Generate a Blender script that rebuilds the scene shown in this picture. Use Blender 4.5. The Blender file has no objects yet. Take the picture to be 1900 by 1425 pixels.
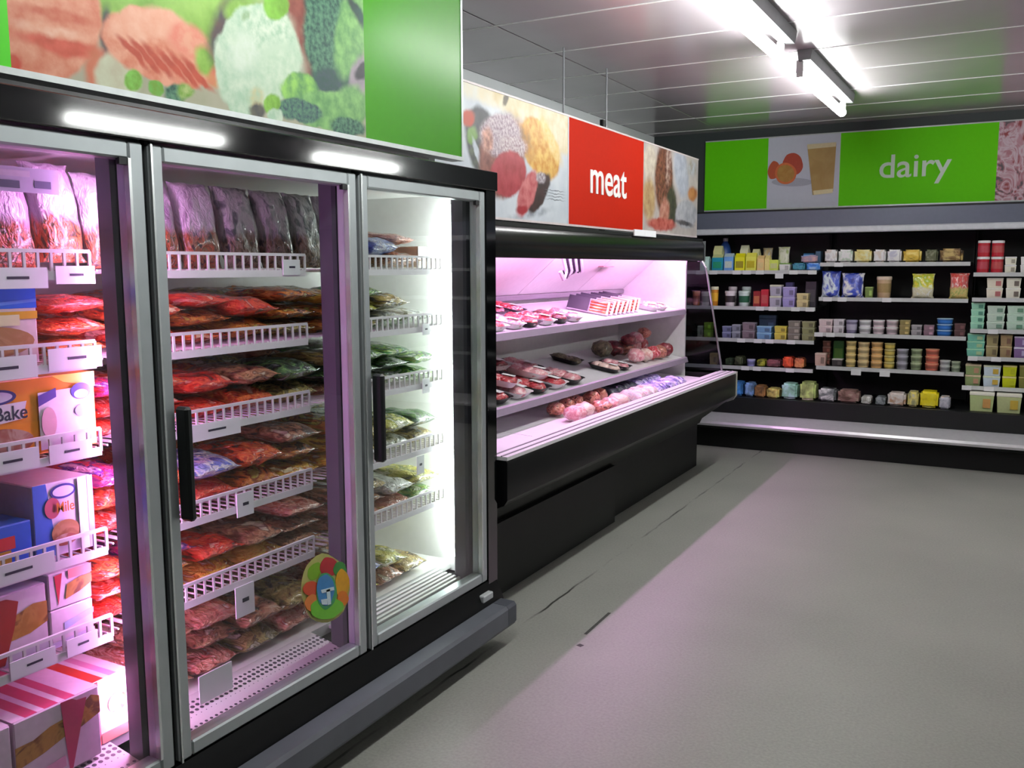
import bpy, bmesh, math, random
from mathutils import Vector, Matrix, Euler, noise as mnoise

random.seed(7)
scene = bpy.context.scene
COL = scene.collection

# ------------------------------------------------------------------ camera
F_PX, YAW, PITCH, ROLL, EYE = 1687.6, 0.50184, 0.12667, -0.00327, 1.60
FW = Vector((-math.sin(YAW) * math.cos(PITCH), math.cos(YAW) * math.cos(PITCH), -math.sin(PITCH)))
_r = Vector((math.cos(YAW), math.sin(YAW), 0)); _u = _r.cross(FW)
RT = _r * math.cos(ROLL) + _u * math.sin(ROLL)
UP = -_r * math.sin(ROLL) + _u * math.cos(ROLL)
CAM = Vector((0, 0, EYE))
cd = bpy.data.cameras.new('camera'); cd.sensor_width = 36.0; cd.lens = F_PX / 1900 * 36.0
cd.clip_start = 0.05; cd.clip_end = 60
cam = bpy.data.objects.new('camera', cd); COL.objects.link(cam)
M = Matrix.Identity(4)
for i in range(3):
    M[i][0] = RT[i]; M[i][1] = UP[i]; M[i][2] = -FW[i]; M[i][3] = CAM[i]
cam.matrix_world = M
scene.camera = cam

def on(px, py, ax, v):
    """photo pixel -> point on the plane coordinate[ax] == v"""
    d = RT * ((px - 950) / F_PX) - UP * ((py - 712.5) / F_PX) + FW
    return CAM + d * ((v - CAM[ax]) / d[ax])

# ------------------------------------------------------------------ world, exposure
w = bpy.data.worlds.new('world'); scene.world = w; w.use_nodes = True
w.node_tree.nodes['Background'].inputs[0].default_value = (0.5, 0.5, 0.52, 1)
w.node_tree.nodes['Background'].inputs[1].default_value = 0.05
vs = scene.view_settings
vs.view_transform = 'Standard'; vs.look = 'None'; vs.gamma = 1.0; vs.use_curve_mapping = False
vs.exposure = 0.0
scene.cycles.use_denoising = True
scene.cycles.max_bounces = 10; scene.cycles.transparent_max_bounces = 16
scene.cycles.caustics_reflective = False; scene.cycles.caustics_refractive = False
scene.cycles.sample_clamp_indirect = 6.0
CEIL_LAMP = 66.0       # emission of the ceiling tubes
PINK_MEAT = 92.0       # tubes under the meat case canopy
PINK_FREEZER = 52.0    # tube between the first two freezer doors
WHITE_FREEZER = 48.0   # tube at the end of the freezer

# ------------------------------------------------------------------ materials
def lin(c):
    return tuple((x / 255 / 12.92) if x / 255 <= 0.04045 else (((x / 255) + 0.055) / 1.055) ** 2.4 for x in c)

MATS = {}
def _new(name):
    m = bpy.data.materials.new(name); m.use_nodes = True
    nt = m.node_tree; b = nt.nodes['Principled BSDF']
    return m, nt, b

def mat(name, rgb=(200, 200, 200), rough=0.5, metal=0.0, coat=0.0, var=0.06, scale=30.0, bump=0.0, spec=0.5):
    """one colour with a little noise in value, optional fine bump"""
    if name in MATS: return MATS[name]
    m, nt, b = _new(name); N = nt.nodes; L = nt.links
    base = lin(rgb)
    tc = N.new('ShaderNodeTexCoord'); nz = N.new('ShaderNodeTexNoise')
    nz.inputs['Scale'].default_value = scale; nz.inputs['Detail'].default_value = 4
    L.new(tc.outputs['Object'], nz.inputs['Vector'])
    cr = N.new('ShaderNodeValToRGB')
    cr.color_ramp.elements[0].position = 0.3; cr.color_ramp.elements[1].position = 0.7
    cr.color_ramp.elements[0].color = (*[x * (1 - var) for x in base], 1)
    cr.color_ramp.elements[1].color = (*[min(1, x * (1 + var)) for x in base], 1)
    L.new(nz.outputs['Fac'], cr.inputs['Fac']); L.new(cr.outputs['Color'], b.inputs['Base Color'])
    b.inputs['Roughness'].default_value = rough; b.inputs['Metallic'].default_value = metal
    b.inputs['Specular IOR Level'].default_value = spec
    b.inputs['Coat Weight'].default_value = coat; b.inputs['Coat Roughness'].default_value = 0.08
    if bump:
        bp = N.new('ShaderNodeBump'); bp.inputs['Strength'].default_value = bump; bp.inputs['Distance'].default_value = 0.01
        L.new(nz.outputs['Fac'], bp.inputs['Height']); L.new(bp.outputs['Normal'], b.inputs['Normal'])
    MATS[name] = m; return m

def emit(name, rgb, strength):
    if name in MATS: return MATS[name]
    m, nt, b = _new(name); N = nt.nodes
    b.inputs['Base Color'].default_value = (0.9, 0.9, 0.9, 1)
    b.inputs['Emission Color'].default_value = (*rgb, 1); b.inputs['Emission Strength'].default_value = strength
    MATS[name] = m; return m

def glass(name, tint=(0.93, 0.97, 0.95), gloss=1.0, rough=0.0):
    """thin pane: clear with a Fresnel reflection"""
    if name in MATS: return MATS[name]
    m, nt, b = _new(name); N = nt.nodes; L = nt.links
    N.remove(b)
    tr = N.new('ShaderNodeBsdfTransparent'); tr.inputs[0].default_value = (*tint, 1)
    gl = N.new('ShaderNodeBsdfGlossy'); gl.inputs['Roughness'].default_value = rough
    lw = N.new('ShaderNodeLayerWeight'); lw.inputs[0].default_value = 0.5      # Facing: 0 head-on, 1 grazing
    pw = N.new('ShaderNodeMath'); pw.operation = 'POWER'; pw.inputs[1].default_value = 4.0
    mu = N.new('ShaderNodeMath'); mu.operation = 'MULTIPLY_ADD'; mu.inputs[1].default_value = 0.9 * gloss; mu.inputs[2].default_value = 0.035 * gloss
    mx = N.new('ShaderNodeMixShader')
    L.new(lw.outputs['Facing'], pw.inputs[0]); L.new(pw.outputs[0], mu.inputs[0]); L.new(mu.outputs[0], mx.inputs[0])
    L.new(tr.outputs[0], mx.inputs[1]); L.new(gl.outputs[0], mx.inputs[2])
    L.new(mx.outputs[0], N['Material Output'].inputs[0])
    MATS[name] = m; return m

def mottle(name, cols, scale=6.0, rough=0.35, dist=1.5, bump=0.3, coat=0.3, random_offset=True, coord='Generated', sharp=True, low=None, split=0.45):
    """print / food of several colours in patches; low = colours of the lower part (a half empty clear bag)"""
    if name in MATS: return MATS[name]
    m, nt, b = _new(name); N = nt.nodes; L = nt.links
    tc = N.new('ShaderNodeTexCoord'); oi = N.new('ShaderNodeObjectInfo')
    ad = N.new('ShaderNodeVectorMath'); ad.operation = 'ADD'
    cmb = N.new('ShaderNodeMath'); cmb.operation = 'MULTIPLY'; cmb.inputs[1].default_value = 37.0 if random_offset else 0.0
    L.new(oi.outputs['Random'], cmb.inputs[0]); L.new(tc.outputs[coord], ad.inputs[0]); L.new(cmb.outputs[0], ad.inputs[1])
    def ramp(colors, sc):
        nz = N.new('ShaderNodeTexNoise'); nz.inputs['Scale'].default_value = sc
        nz.inputs['Detail'].default_value = 3; nz.inputs['Distortion'].default_value = dist
        L.new(ad.outputs[0], nz.inputs['Vector'])
        cr = N.new('ShaderNodeValToRGB'); r = cr.color_ramp
        n = len(colors)
        while len(r.elements) < n: r.elements.new(0.5)
        for i, c in enumerate(colors):
            r.elements[i].position = 0.34 + 0.32 * i / max(1, n - 1); r.elements[i].color = (*lin(c), 1)
        r.interpolation = 'EASE'
        L.new(nz.outputs['Fac'], cr.inputs['Fac'])
        return nz, cr
    nz, cr = ramp(cols, scale)
    out = cr.outputs['Color']
    if low:
        nz2, cr2 = ramp(low, scale * 2.2)
        sp = N.new('ShaderNodeSeparateXYZ'); L.new(tc.outputs['Generated'], sp.inputs[0])
        a = N.new('ShaderNodeMath'); a.operation = 'MULTIPLY_ADD'; a.inputs[1].default_value = 0.35; a.inputs[2].default_value = -0.17
        L.new(nz.outputs['Fac'], a.inputs[0])
        s2 = N.new('ShaderNodeMath'); s2.operation = 'ADD'; L.new(sp.outputs['Z'], s2.inputs[0]); L.new(a.outputs[0], s2.inputs[1])
        mr = N.new('ShaderNodeMapRange'); mr.inputs[1].default_value = split - 0.06; mr.inputs[2].default_value = split + 0.06
        L.new(s2.outputs[0], mr.inputs[0])
        mx = N.new('ShaderNodeMix'); mx.data_type = 'RGBA'
        L.new(mr.outputs[0], mx.inputs[0]); L.new(cr2.outputs['Color'], mx.inputs[6]); L.new(cr.outputs['Color'], mx.inputs[7])
        out = mx.outputs[2]
    L.new(out, b.inputs['Base Color'])
    b.inputs['Roughness'].default_value = rough
    b.inputs['Coat Weight'].default_value = coat; b.inputs['Coat Roughness'].default_value = 0.12
    if bump:
        n3 = N.new('ShaderNodeTexNoise'); n3.inputs['Scale'].default_value = scale * 2.5; n3.inputs['Distortion'].default_value = 2.0
        L.new(ad.outputs[0], n3.inputs['Vector'])
        bp = N.new('ShaderNodeBump'); bp.inputs['Strength'].default_value = bump; bp.inputs['Distance'].default_value = 0.02
        L.new(n3.outputs['Fac'], bp.inputs['Height']); L.new(bp.outputs['Normal'], b.inputs['Normal'])
    MATS[name] = m; return m

def flat(rgb, rough=0.45, coat=0.0, var=0.05):
    return mat('print_%d_%d_%d_%d' % (*rgb, int(rough * 100)), rgb, rough, 0, coat, var, 60)

# ------------------------------------------------------------------ mesh builder
class MB:
    def __init__(s): s.v = []; s.f = []
    def add(s, vs_, fs):
        o = len(s.v); s.v += [tuple(p) for p in vs_]; s.f += [tuple(i + o for i in f) for f in fs]; return s
    def box(s, x0, x1, y0, y1, z0, z1):
        if x0 > x1: x0, x1 = x1, x0
        if y0 > y1: y0, y1 = y1, y0
        if z0 > z1: z0, z1 = z1, z0
        return s.add([(x0, y0, z0), (x1, y0, z0), (x1, y1, z0), (x0, y1, z0), (x0, y0, z1), (x1, y0, z1), (x1, y1, z1), (x0, y1, z1)],
                     [(0, 3, 2, 1), (4, 5, 6, 7), (0, 1, 5, 4), (1, 2, 6, 5), (2, 3, 7, 6), (3, 0, 4, 7)])
    def bbox(s, x0, x1, y0, y1, z0, z1, b=0.004):
        """box with bevelled edges"""
        bm = bmesh.new(); bmesh.ops.create_cube(bm, size=1)
        for v in bm.verts:
            v.co = Vector(((x0 + x1) / 2 + v.co.x * abs(x1 - x0), (y0 + y1) / 2 + v.co.y * abs(y1 - y0), (z0 + z1) / 2 + v.co.z * abs(z1 - z0)))
        b = min(b, 0.3 * min(abs(x1 - x0), abs(y1 - y0), abs(z1 - z0)))
        bmesh.ops.bevel(bm, geom=bm.edges[:], offset=b, segments=1, affect='EDGES')
        bm.verts.index_update()
        s.add([v.co[:] for v in bm.verts], [[v.index for v in f.verts] for f in bm.faces]); bm.free(); return s
    def prism(s, pts, ax, a, b):
        """closed 2D profile swept along axis ax; pts in the other two axes in order (x,y,z without ax)"""
        n = len(pts); V = []
        for t in (a, b):
            for p in pts:
                q = list(p); q.insert(ax, t); V.append(q)
        fs = [tuple(range(n)), tuple(range(2 * n - 1, n - 1, -1))]
        fs += [(i, (i + 1) % n, n + (i + 1) % n, n + i) for i in range(n)]
        return s.add(V, fs)
    def tube(s, p0, p1, r, n=8, r1=None):
        p0 = Vector(p0); p1 = Vector(p1); d = (p1 - p0).normalized(); r1 = r if r1 is None else r1
        a = d.orthogonal().normalized(); b = d.cross(a); V = []
        for p, rr in ((p0, r), (p1, r1)):
            for i in range(n):
                t = 2 * math.pi * i / n; V.append(p + a * math.cos(t) * rr + b * math.sin(t) * rr)
        fs = [tuple(range(n - 1, -1, -1)), tuple(range(n, 2 * n))] + [(i, (i + 1) % n, n + (i + 1) % n, n + i) for i in range(n)]
        return s.add(V, fs)
    def lathe(s, prof, cx, cy, n=16, sx=1.0, sy=1.0):
        """profile [(r,z)...] from bottom to top, closed with caps"""
        V = []; m = len(prof)
        for r, z in prof:
            for i in range(n):
                t = 2 * math.pi * i / n; V.append((cx + r * sx * math.cos(t), cy + r * sy * math.sin(t), z))
        fs = [tuple(range(n - 1, -1, -1)), tuple(range((m - 1) * n, m * n))]
        for k in range(m - 1):
            for i in range(n):
                fs.append((k * n + i, k * n + (i + 1) % n, (k + 1) * n + (i + 1) % n, (k + 1) * n + i))
        return s.add(V, fs)
    def mesh(s, name, off=(0, 0, 0), sharp=32):
        me = bpy.data.meshes.new(name)
        me.from_pydata([(x - off[0], y - off[1], z - off[2]) for x, y, z in s.v], [], s.f)
        bm = bmesh.new(); bm.from_mesh(me); bmesh.ops.recalc_face_normals(bm, faces=bm.faces[:]); bm.to_mesh(me); bm.free()
        me.polygons.foreach_set('use_smooth', [True] * len(me.polygons))
        me.set_sharp_from_angle(angle=math.radians(sharp)); me.update()
        return me
    def build(s, name, m, parent=None, loc=None):
        off = ROOT.get(parent.name, (0, 0, 0)) if parent else (loc or (0, 0, 0))
        me = s.mesh(name, off); me.materials.append(m)
        o = bpy.data.objects.new(name, me); COL.objects.link(o)
        if parent: o.parent = parent
        else: o.location = off
        ROOT[o.name] = off
        return o
ROOT = {}
LABELS = {}
def tag(o, label, cat, group=None):
    o['label'] = label; o['category'] = cat
    if group: o['group'] = group
    LABELS.setdefault(label, []).append(o)
    return o
def thing(name, label, cat, loc=(0, 0, 0), group=None):
    o = bpy.data.objects.new(name, None); COL.objects.link(o); o.location = loc; o.empty_display_size = 0.1
    ROOT[o.name] = tuple(loc)
    return tag(o, label, cat, group)
def struct(o): o['kind'] = 'structure'; return o
def B(x0, x1, y0, y1, z0, z1): return MB().box(x0, x1, y0, y1, z0, z1)
def BB(x0, x1, y0, y1, z0, z1, b=0.004): return MB().bbox(x0, x1, y0, y1, z0, z1, b)

# text as a mesh in the (right, up) frame
def text_mesh(txt, bold=0.0):
    cu = bpy.data.curves.new('lettering', 'FONT'); cu.body = txt; cu.size = 1.0; cu.offset = bold; cu.extrude = 0.01; cu.resolution_u = 4
    o = bpy.data.objects.new('lettering', cu); COL.objects.link(o)
    dg = bpy.context.evaluated_depsgraph_get(); dg.update()
    me = bpy.data.meshes.new_from_object(o.evaluated_get(dg))
    bpy.data.objects.remove(o); bpy.data.curves.remove(cu)
    return me
def lettering(txt, parent, origin, right, up, out, width, height, m, name='lettering', bold=0.0, depth=0.004):
    """fit the text in width x height with its lower left corner at origin"""
    me = text_mesh(txt, bold)
    xs = [v.co.x for v in me.vertices]; ys = [v.co.y for v in me.vertices]
    x0, x1, y0, y1 = min(xs), max(xs), min(ys), max(ys)
    off = Vector(ROOT.get(parent.name, (0, 0, 0)))
    origin = Vector(origin); right = Vector(right); up = Vector(up); out = Vector(out)
    for v in me.vertices:
        u = (v.co.x - x0) / (x1 - x0) * width; t = (v.co.y - y0) / (y1 - y0) * height
        v.co = origin + right * u + up * t + out * (depth if v.co.z > 0 else 0) - off
    me.materials.clear(); me.materials.append(m)
    o = bpy.data.objects.new(name, me); COL.objects.link(o); o.parent = parent; ROOT[o.name] = tuple(off)
    return o

# common materials
WHITE = mat('white_enamel', (226, 226, 222), 0.35, var=0.03)
LINER = mat('white_liner', (222, 222, 220), 0.4, var=0.03)
BLACKG = mat('gloss_black', (9, 10, 12), 0.06, coat=0.6, var=0.0)
BLACKS = mat('satin_black', (12, 13, 14), 0.32, var=0.15, scale=4, spec=0.3)
BLACKM = mat('matt_black', (14, 16, 15), 0.5, var=0.15, scale=5, spec=0.3)
ALU = mat('brushed_aluminium', (176, 184, 186), 0.38, metal=0.55, var=0.04, scale=12)
STEEL = mat('polished_steel', (205, 206, 208), 0.22, metal=0.9, var=0.03)
GREYRUB = mat('grey_rubber', (92, 96, 104), 0.5, var=0.08, scale=8)
GASKET = mat('black_gasket', (12, 14, 16), 0.5)
TAGW = mat('white_card', (236, 238, 240), 0.5, var=0.02)
INK = mat('dark_ink', (35, 35, 55), 0.6)
WIRE = mat('white_wire', (232, 228, 232), 0.35, var=0.03)

# ------------------------------------------------------------------ the room
CZ = 2.83; XL = -3.07; YB = 9.0; XR = 5.2; YF = -5.0

def floor_material():
    m, nt, b = _new('worn_vinyl'); N = nt.nodes; L = nt.links
    tc = N.new('ShaderNodeTexCoord')
    n1 = N.new('ShaderNodeTexNoise'); n1.inputs['Scale'].default_value = 1.1; n1.inputs['Detail'].default_value = 6
    n2 = N.new('ShaderNodeTexNoise'); n2.inputs['Scale'].default_value = 90; n2.inputs['Detail'].default_value = 3
    for n in (n1, n2): L.new(tc.outputs['Object'], n.inputs['Vector'])
    mixf = N.new('ShaderNodeMath'); mixf.operation = 'MULTIPLY_ADD'; mixf.inputs[1].default_value = 0.5
    L.new(n2.outputs['Fac'], mixf.inputs[0])
    h = N.new('ShaderNodeMath'); h.operation = 'MULTIPLY'; h.inputs[1].default_value = 0.5; L.new(n1.outputs['Fac'], h.inputs[0])
    L.new(h.outputs[0], mixf.inputs[2])
    cr = N.new('ShaderNodeValToRGB'); r = cr.color_ramp
    r.elements[0].position = 0.3; r.elements[0].color = (*lin((136, 138, 131)), 1)
    r.elements[1].position = 0.7; r.elements[1].color = (*lin((163, 164, 156)), 1)
    L.new(mixf.outputs[0], cr.inputs['Fac'])
    # broken dark seam along the meat case and a tile seam grid, very faint
    sp = N.new('ShaderNodeSeparateXYZ'); L.new(tc.outputs['Object'], sp.inputs[0])
    nz = N.new('ShaderNodeTexNoise'); nz.inputs['Scale'].default_value = 5.0; L.new(tc.outputs['Object'], nz.inputs['Vector'])
    wob = N.new('ShaderNodeMath'); wob.operation = 'MULTIPLY_ADD'; wob.inputs[1].default_value = 0.03; L.new(nz.outputs['Fac'], wob.inputs[0]); L.new(sp.outputs['X'], wob.inputs[2])
    def line(src, at, wid):
        a = N.new('ShaderNodeMath'); a.operation = 'SUBTRACT'; L.new(src, a.inputs[0]); a.inputs[1].default_value = at
        c = N.new('ShaderNodeMath'); c.operation = 'ABSOLUTE'; L.new(a.outputs[0], c.inputs[0])
        d = N.new('ShaderNodeMath'); d.operation = 'LESS_THAN'; L.new(c.outputs[0], d.inputs[0]); d.inputs[1].default_value = wid
        return d.outputs[0]
    s1 = line(wob.outputs[0], -1.845, 0.006)
    gate = N.new('ShaderNodeTexNoise'); gate.inputs['Scale'].default_value = 2.2; gate.inputs['Detail'].default_value = 4
    L.new(tc.outputs['Object'], gate.inputs['Vector'])
    gr = N.new('ShaderNodeMapRange'); gr.inputs[1].default_value = 0.42; gr.inputs[2].default_value = 0.60
    L.new(gate.outputs['Fac'], gr.inputs[0])
    mu = N.new('ShaderNodeMath'); mu.operation = 'MULTIPLY'; L.new(s1, mu.inputs[0]); L.new(gr.outputs[0], mu.inputs[1])
    mx = N.new('ShaderNodeMix'); mx.data_type = 'RGBA'; L.new(mu.outputs[0], mx.inputs[0])
    L.new(cr.outputs['Color'], mx.inputs[6]); mx.inputs[7].default_value = (0.05, 0.05, 0.045, 1)
    L.new(mx.outputs[2], b.inputs['Base Color'])
    b.inputs['Roughness'].default_value = 0.42; b.inputs['Specular IOR Level'].default_value = 0.4
    bp = N.new('ShaderNodeBump'); bp.inputs['Strength'].default_value = 0.08; bp.inputs['Distance'].default_value = 0.002
    L.new(n2.outputs['Fac'], bp.inputs['Height']); L.new(bp.outputs['Normal'], b.inputs['Normal'])
    return m
fl = struct(B(XL, XR, YF, YB, -0.1, 0).build('floor', floor_material()))
SCUFF = mat('scuff_black', (60, 62, 58), 0.7, var=0.3, scale=60)
for a, bq, wd in (((1131, 1137), (1086, 1177), 0.007), ((1080, 1196), (1073, 1199), 0.012)):
    p = on(*a, 2, 0.0); q = on(*bq, 2, 0.0); d = (q - p).normalized(); n = Vector((-d.y, d.x, 0)) * wd
    MB().prism([(v.x, v.y) for v in (p - n, q - n, q + n, p + n)], 2, 0.0001, 0.0008).build('scuff_mark', SCUFF, fl)

wall_m = mat('painted_wall', (196, 200, 202), 0.5, var=0.03, scale=3)
wall_d = mat('dark_painted_wall', (70, 74, 76), 0.6, var=0.06, scale=3)
struct(B(XL - 0.1, XL, YF, YB + 0.1, 0, CZ).build('wall_left', wall_m))
struct(B(XL, XR, YB, YB + 0.1, 0, CZ).build('wall_back', wall_d))
struct(B(XR, XR + 0.1, YF, YB + 0.1, 0, CZ).build('wall_right', wall_m))
struct(B(XL, XR, YF - 0.1, YF, 0, CZ).build('wall_front', wall_m))
# ceiling: gloss panels with joints
ceil_m = mat('ceiling_panel', (174, 165, 171), 0.2, var=0.05, scale=2.0, spec=0.6)
joint_m = mat('ceiling_joint', (214, 214, 214), 0.4)
dark_m = mat('ceiling_shadow_gap', (40, 40, 42), 0.7)
ce = struct(B(XL - 0.1, XR + 0.1, YF - 0.1, YB + 0.1, CZ + 0.012, CZ + 0.1).build('ceiling', dark_m))
P = 0.667; y0 = 4.21
xs_edges = [XL, -2.40, 0.0, 2.4, XR]
pan = {}
yy = y0 - P * 14
while yy < YB:
    for i in range(4):
        xa, xb = xs_edges[i] + 0.004, xs_edges[i + 1] - 0.004
        ya, yb = max(YF, yy) + 0.003, min(YB, yy + P) - 0.003
        if yb - ya < 0.05: continue
        key = (i, round(yb - ya, 3))
        if key not in pan:
            mb = MB().bbox(xa, xb, 0, yb - ya, CZ, CZ + 0.012, 0.003)
            me = mb.mesh('ceiling_panel'); me.materials.append(ceil_m); pan[key] = me
        o = bpy.data.objects.new('ceiling_panel', pan[key]); COL.objects.link(o); o.location = (0, ya, 0); o.parent = ce
    yy += P
yy = y0 - P * 14
while yy < YB:
    if yy > YF + 0.1: B(XL, XR, yy - 0.006, yy + 0.006, CZ - 0.003, CZ + 0.001).build('joint_strip', joint_m, ce)
    yy += P

# ------------------------------------------------------------------ ceiling lamps
tube_m = emit('ceiling_tube_light', (0.98, 1.0, 0.97), CEIL_LAMP)
batten_m = mat('lamp_batten', (120, 122, 124), 0.5)
def ceiling_lamp(x, yc, label):
    L2 = 0.75
    t = thing('ceiling_lamp', label, 'lamp', (x, yc, CZ), 'batten lamps on the ceiling')
    MB().prism([(x - 0.03, CZ), (x - 0.022, CZ - 0.06), (x + 0.045, CZ - 0.06), (x + 0.055, CZ)], 1, yc - L2 - 0.04, yc + L2 + 0.04).build('batten', batten_m, t)
    for s in (-1, 1):
        BB(x - 0.04, x + 0.0, yc + s * L2 - 0.006, yc + s * L2 + 0.006, CZ - 0.145, CZ - 0.05, 0.004).build('lamp_holder', mat('lamp_holder', (196, 196, 198), 0.5), t)
    MB().tube((x - 0.02, yc - L2 + 0.02, CZ - 0.13), (x - 0.02, yc + L2 - 0.02, CZ - 0.13), 0.029, 12).build('lamp_tube', tube_m, t)
    return t
LX = -1.13
ceiling_lamp(LX, 4.30, 'lit white fluorescent tube lamp on the ceiling, one row bay from the dairy wall')
ceiling_lamp(LX, 6.30, 'lit white fluorescent tube lamp on the ceiling nearest the dairy sign')
for y in (1.9,):
    ceiling_lamp(LX, y, 'lit white fluorescent tube lamp on the ceiling above the freezer')
ceiling_lamp(2.35, 5.15, 'lit white fluorescent tube lamp on the ceiling of the next aisle')
ceiling_lamp(2.35, 7.85, 'lit white fluorescent tube lamp of the next aisle close to the dairy wall')

# ------------------------------------------------------------------ print shapes on a plane
def poly_print(parent, pts, m, ax, v, out, name, t=0.0012):
    """thin printed shape: polygon (3D points in the plane ax == v), raised by t towards out"""
    p2 = [[q for i, q in enumerate(p) if i != ax] for p in pts]
    return MB().prism(p2, ax, v, v + out * t).build(name, m, parent)
def blob_px(cx, cy, rx, ry, ax, v, rot=0.0, wob=0.08, n=28, seed=0):
    rnd = random.Random(seed); ph = [rnd.uniform(0, 6.28) for _ in range(4)]; out = []
    for i in range(n):
        t = 2 * math.pi * i / n
        k = 1 + wob * (math.sin(3 * t + ph[0]) + 0.7 * math.sin(5 * t + ph[1]) + 0.5 * math.sin(8 * t + ph[2]))
        x = rx * k * math.cos(t); y = ry * k * math.sin(t)
        out.append(on(cx + x * math.cos(rot) - y * math.sin(rot), cy + x * math.sin(rot) + y * math.cos(rot), ax, v))
    return out
def px_poly(pts, ax, v): return [on(a, b, ax, v) for a, b in pts]
GREEN = mat('sign_green', (58, 134, 2), 0.30, var=0.02, spec=0.16)
GREEN2 = mat('sign_green_matt', (100, 212, 3), 0.6, var=0.02, spec=0.2)
RED = mat('sign_red', (178, 34, 12), 0.7, var=0.02, spec=0.08)
PAPER = mat('sign_white', (192, 198, 204), 0.45, var=0.03, scale=8)
TRIM = mat('sign_trim', (190, 196, 196), 0.35, metal=0.3)
def food(name, cols, scale=9, dist=1.0): return mottle('picture_' + name, [tuple(int(v * 0.84) for v in c) for c in cols], scale, 0.4, dist, 0.0, 0.15, False, 'Object')

def soft_picture(name, ax, v, bg, shapes, gain=0.84, wob=0.010, rough=0.4):
    """flat printed photograph: soft patches of colour; shapes in photo pixels (cx, cy, rx, ry, rot, colour a, colour b, grain, softness)"""
    m, nt, b = _new(name); N = nt.nodes; L = nt.links
    tc = N.new('ShaderNodeTexCoord')
    wn = N.new('ShaderNodeTexNoise'); wn.inputs['Scale'].default_value = 14; wn.inputs['Detail'].default_value = 5; L.new(tc.outputs['Object'], wn.inputs['Vector'])
    s1 = N.new('ShaderNodeVectorMath'); s1.operation = 'SUBTRACT'; L.new(wn.outputs['Color'], s1.inputs[0]); s1.inputs[1].default_value = (0.5, 0.5, 0.5)
    s2 = N.new('ShaderNodeVectorMath'); s2.operation = 'MULTIPLY_ADD'; L.new(s1.outputs[0], s2.inputs[0]); s2.inputs[1].default_value = (wob * 4,) * 3; L.new(tc.outputs['Object'], s2.inputs[2])
    grains = {}
    def grain(sc):
        if sc not in grains:
            n_ = N.new('ShaderNodeTexNoise'); n_.inputs['Scale'].default_value = sc; n_.inputs['Detail'].default_value = 4; L.new(tc.outputs['Object'], n_.inputs['Vector'])
            r_ = N.new('ShaderNodeMapRange'); r_.inputs[1].default_value = 0.35; r_.inputs[2].default_value = 0.65; L.new(n_.outputs['Fac'], r_.inputs[0]); grains[sc] = r_.outputs[0]
        return grains[sc]
    g = lambda c: (*[x * gain ** 2.2 for x in lin(c)], 1)
    def two(a, b_, sc):
        x = N.new('ShaderNodeMix'); x.data_type = 'RGBA'; L.new(grain(sc), x.inputs[0]); x.inputs[6].default_value = g(a); x.inputs[7].default_value = g(b_); return x.outputs[2]
    cur = two(bg[0], bg[1], bg[2])
    off = Vector(PIC_OFF)
    for (cx, cy, rx, ry, rot, ca, cb, sc, soft) in shapes:
        c0 = on(cx, cy, ax, v); du = on(cx + 1, cy, ax, v) - c0; dv = on(cx, cy + 1, ax, v) - c0
        i, j = [q for q in range(3) if q != ax]
        det = du[i] * dv[j] - dv[i] * du[j]
        # plane offset -> pixel offset
        ux = (dv[j] / det, -dv[i] / det); uy = (-du[j] / det, du[i] / det)
        co, si = math.cos(rot), math.sin(rot)
        A = [(co * ux[q] + si * uy[q]) / rx for q in (0, 1)]; Bv = [(-si * ux[q] + co * uy[q]) / ry for q in (0, 1)]
        va = [0, 0, 0]; vb = [0, 0, 0]; va[i], va[j] = A; vb[i], vb[j] = Bv
        sub = N.new('ShaderNodeVectorMath'); sub.operation = 'SUBTRACT'; L.new(s2.outputs[0], sub.inputs[0]); sub.inputs[1].default_value = c0 - off
        d1 = N.new('ShaderNodeVectorMath'); d1.operation = 'DOT_PRODUCT'; L.new(sub.outputs[0], d1.inputs[0]); d1.inputs[1].default_value = va
        d2 = N.new('ShaderNodeVectorMath'); d2.operation = 'DOT_PRODUCT'; L.new(sub.outputs[0], d2.inputs[0]); d2.inputs[1].default_value = vb
        cb_ = N.new('ShaderNodeCombineXYZ'); L.new(d1.outputs['Value'], cb_.inputs[0]); L.new(d2.outputs['Value'], cb_.inputs[1])
        ln = N.new('ShaderNodeVectorMath'); ln.operation = 'LENGTH'; L.new(cb_.outputs[0], ln.inputs[0])
        mr = N.new('ShaderNodeMapRange'); mr.interpolation_type = 'SMOOTHSTEP'; mr.inputs[1].default_value = 1 + soft; mr.inputs[2].default_value = 1 - soft
        L.new(ln.outputs['Value'], mr.inputs[0])
        mx = N.new('ShaderNodeMix'); mx.data_type = 'RGBA'; L.new(mr.outputs[0], mx.inputs[0]); L.new(cur, mx.inputs[6]); L.new(two(ca, cb, sc), mx.inputs[7]); cur = mx.outputs[2]
    L.new(cur, b.inputs['Base Color']); b.inputs['Roughness'].default_value = rough; b.inputs['Specular IOR Level'].default_value = 0.3
    return m
PIC_OFF = (0, 0, 0)
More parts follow.
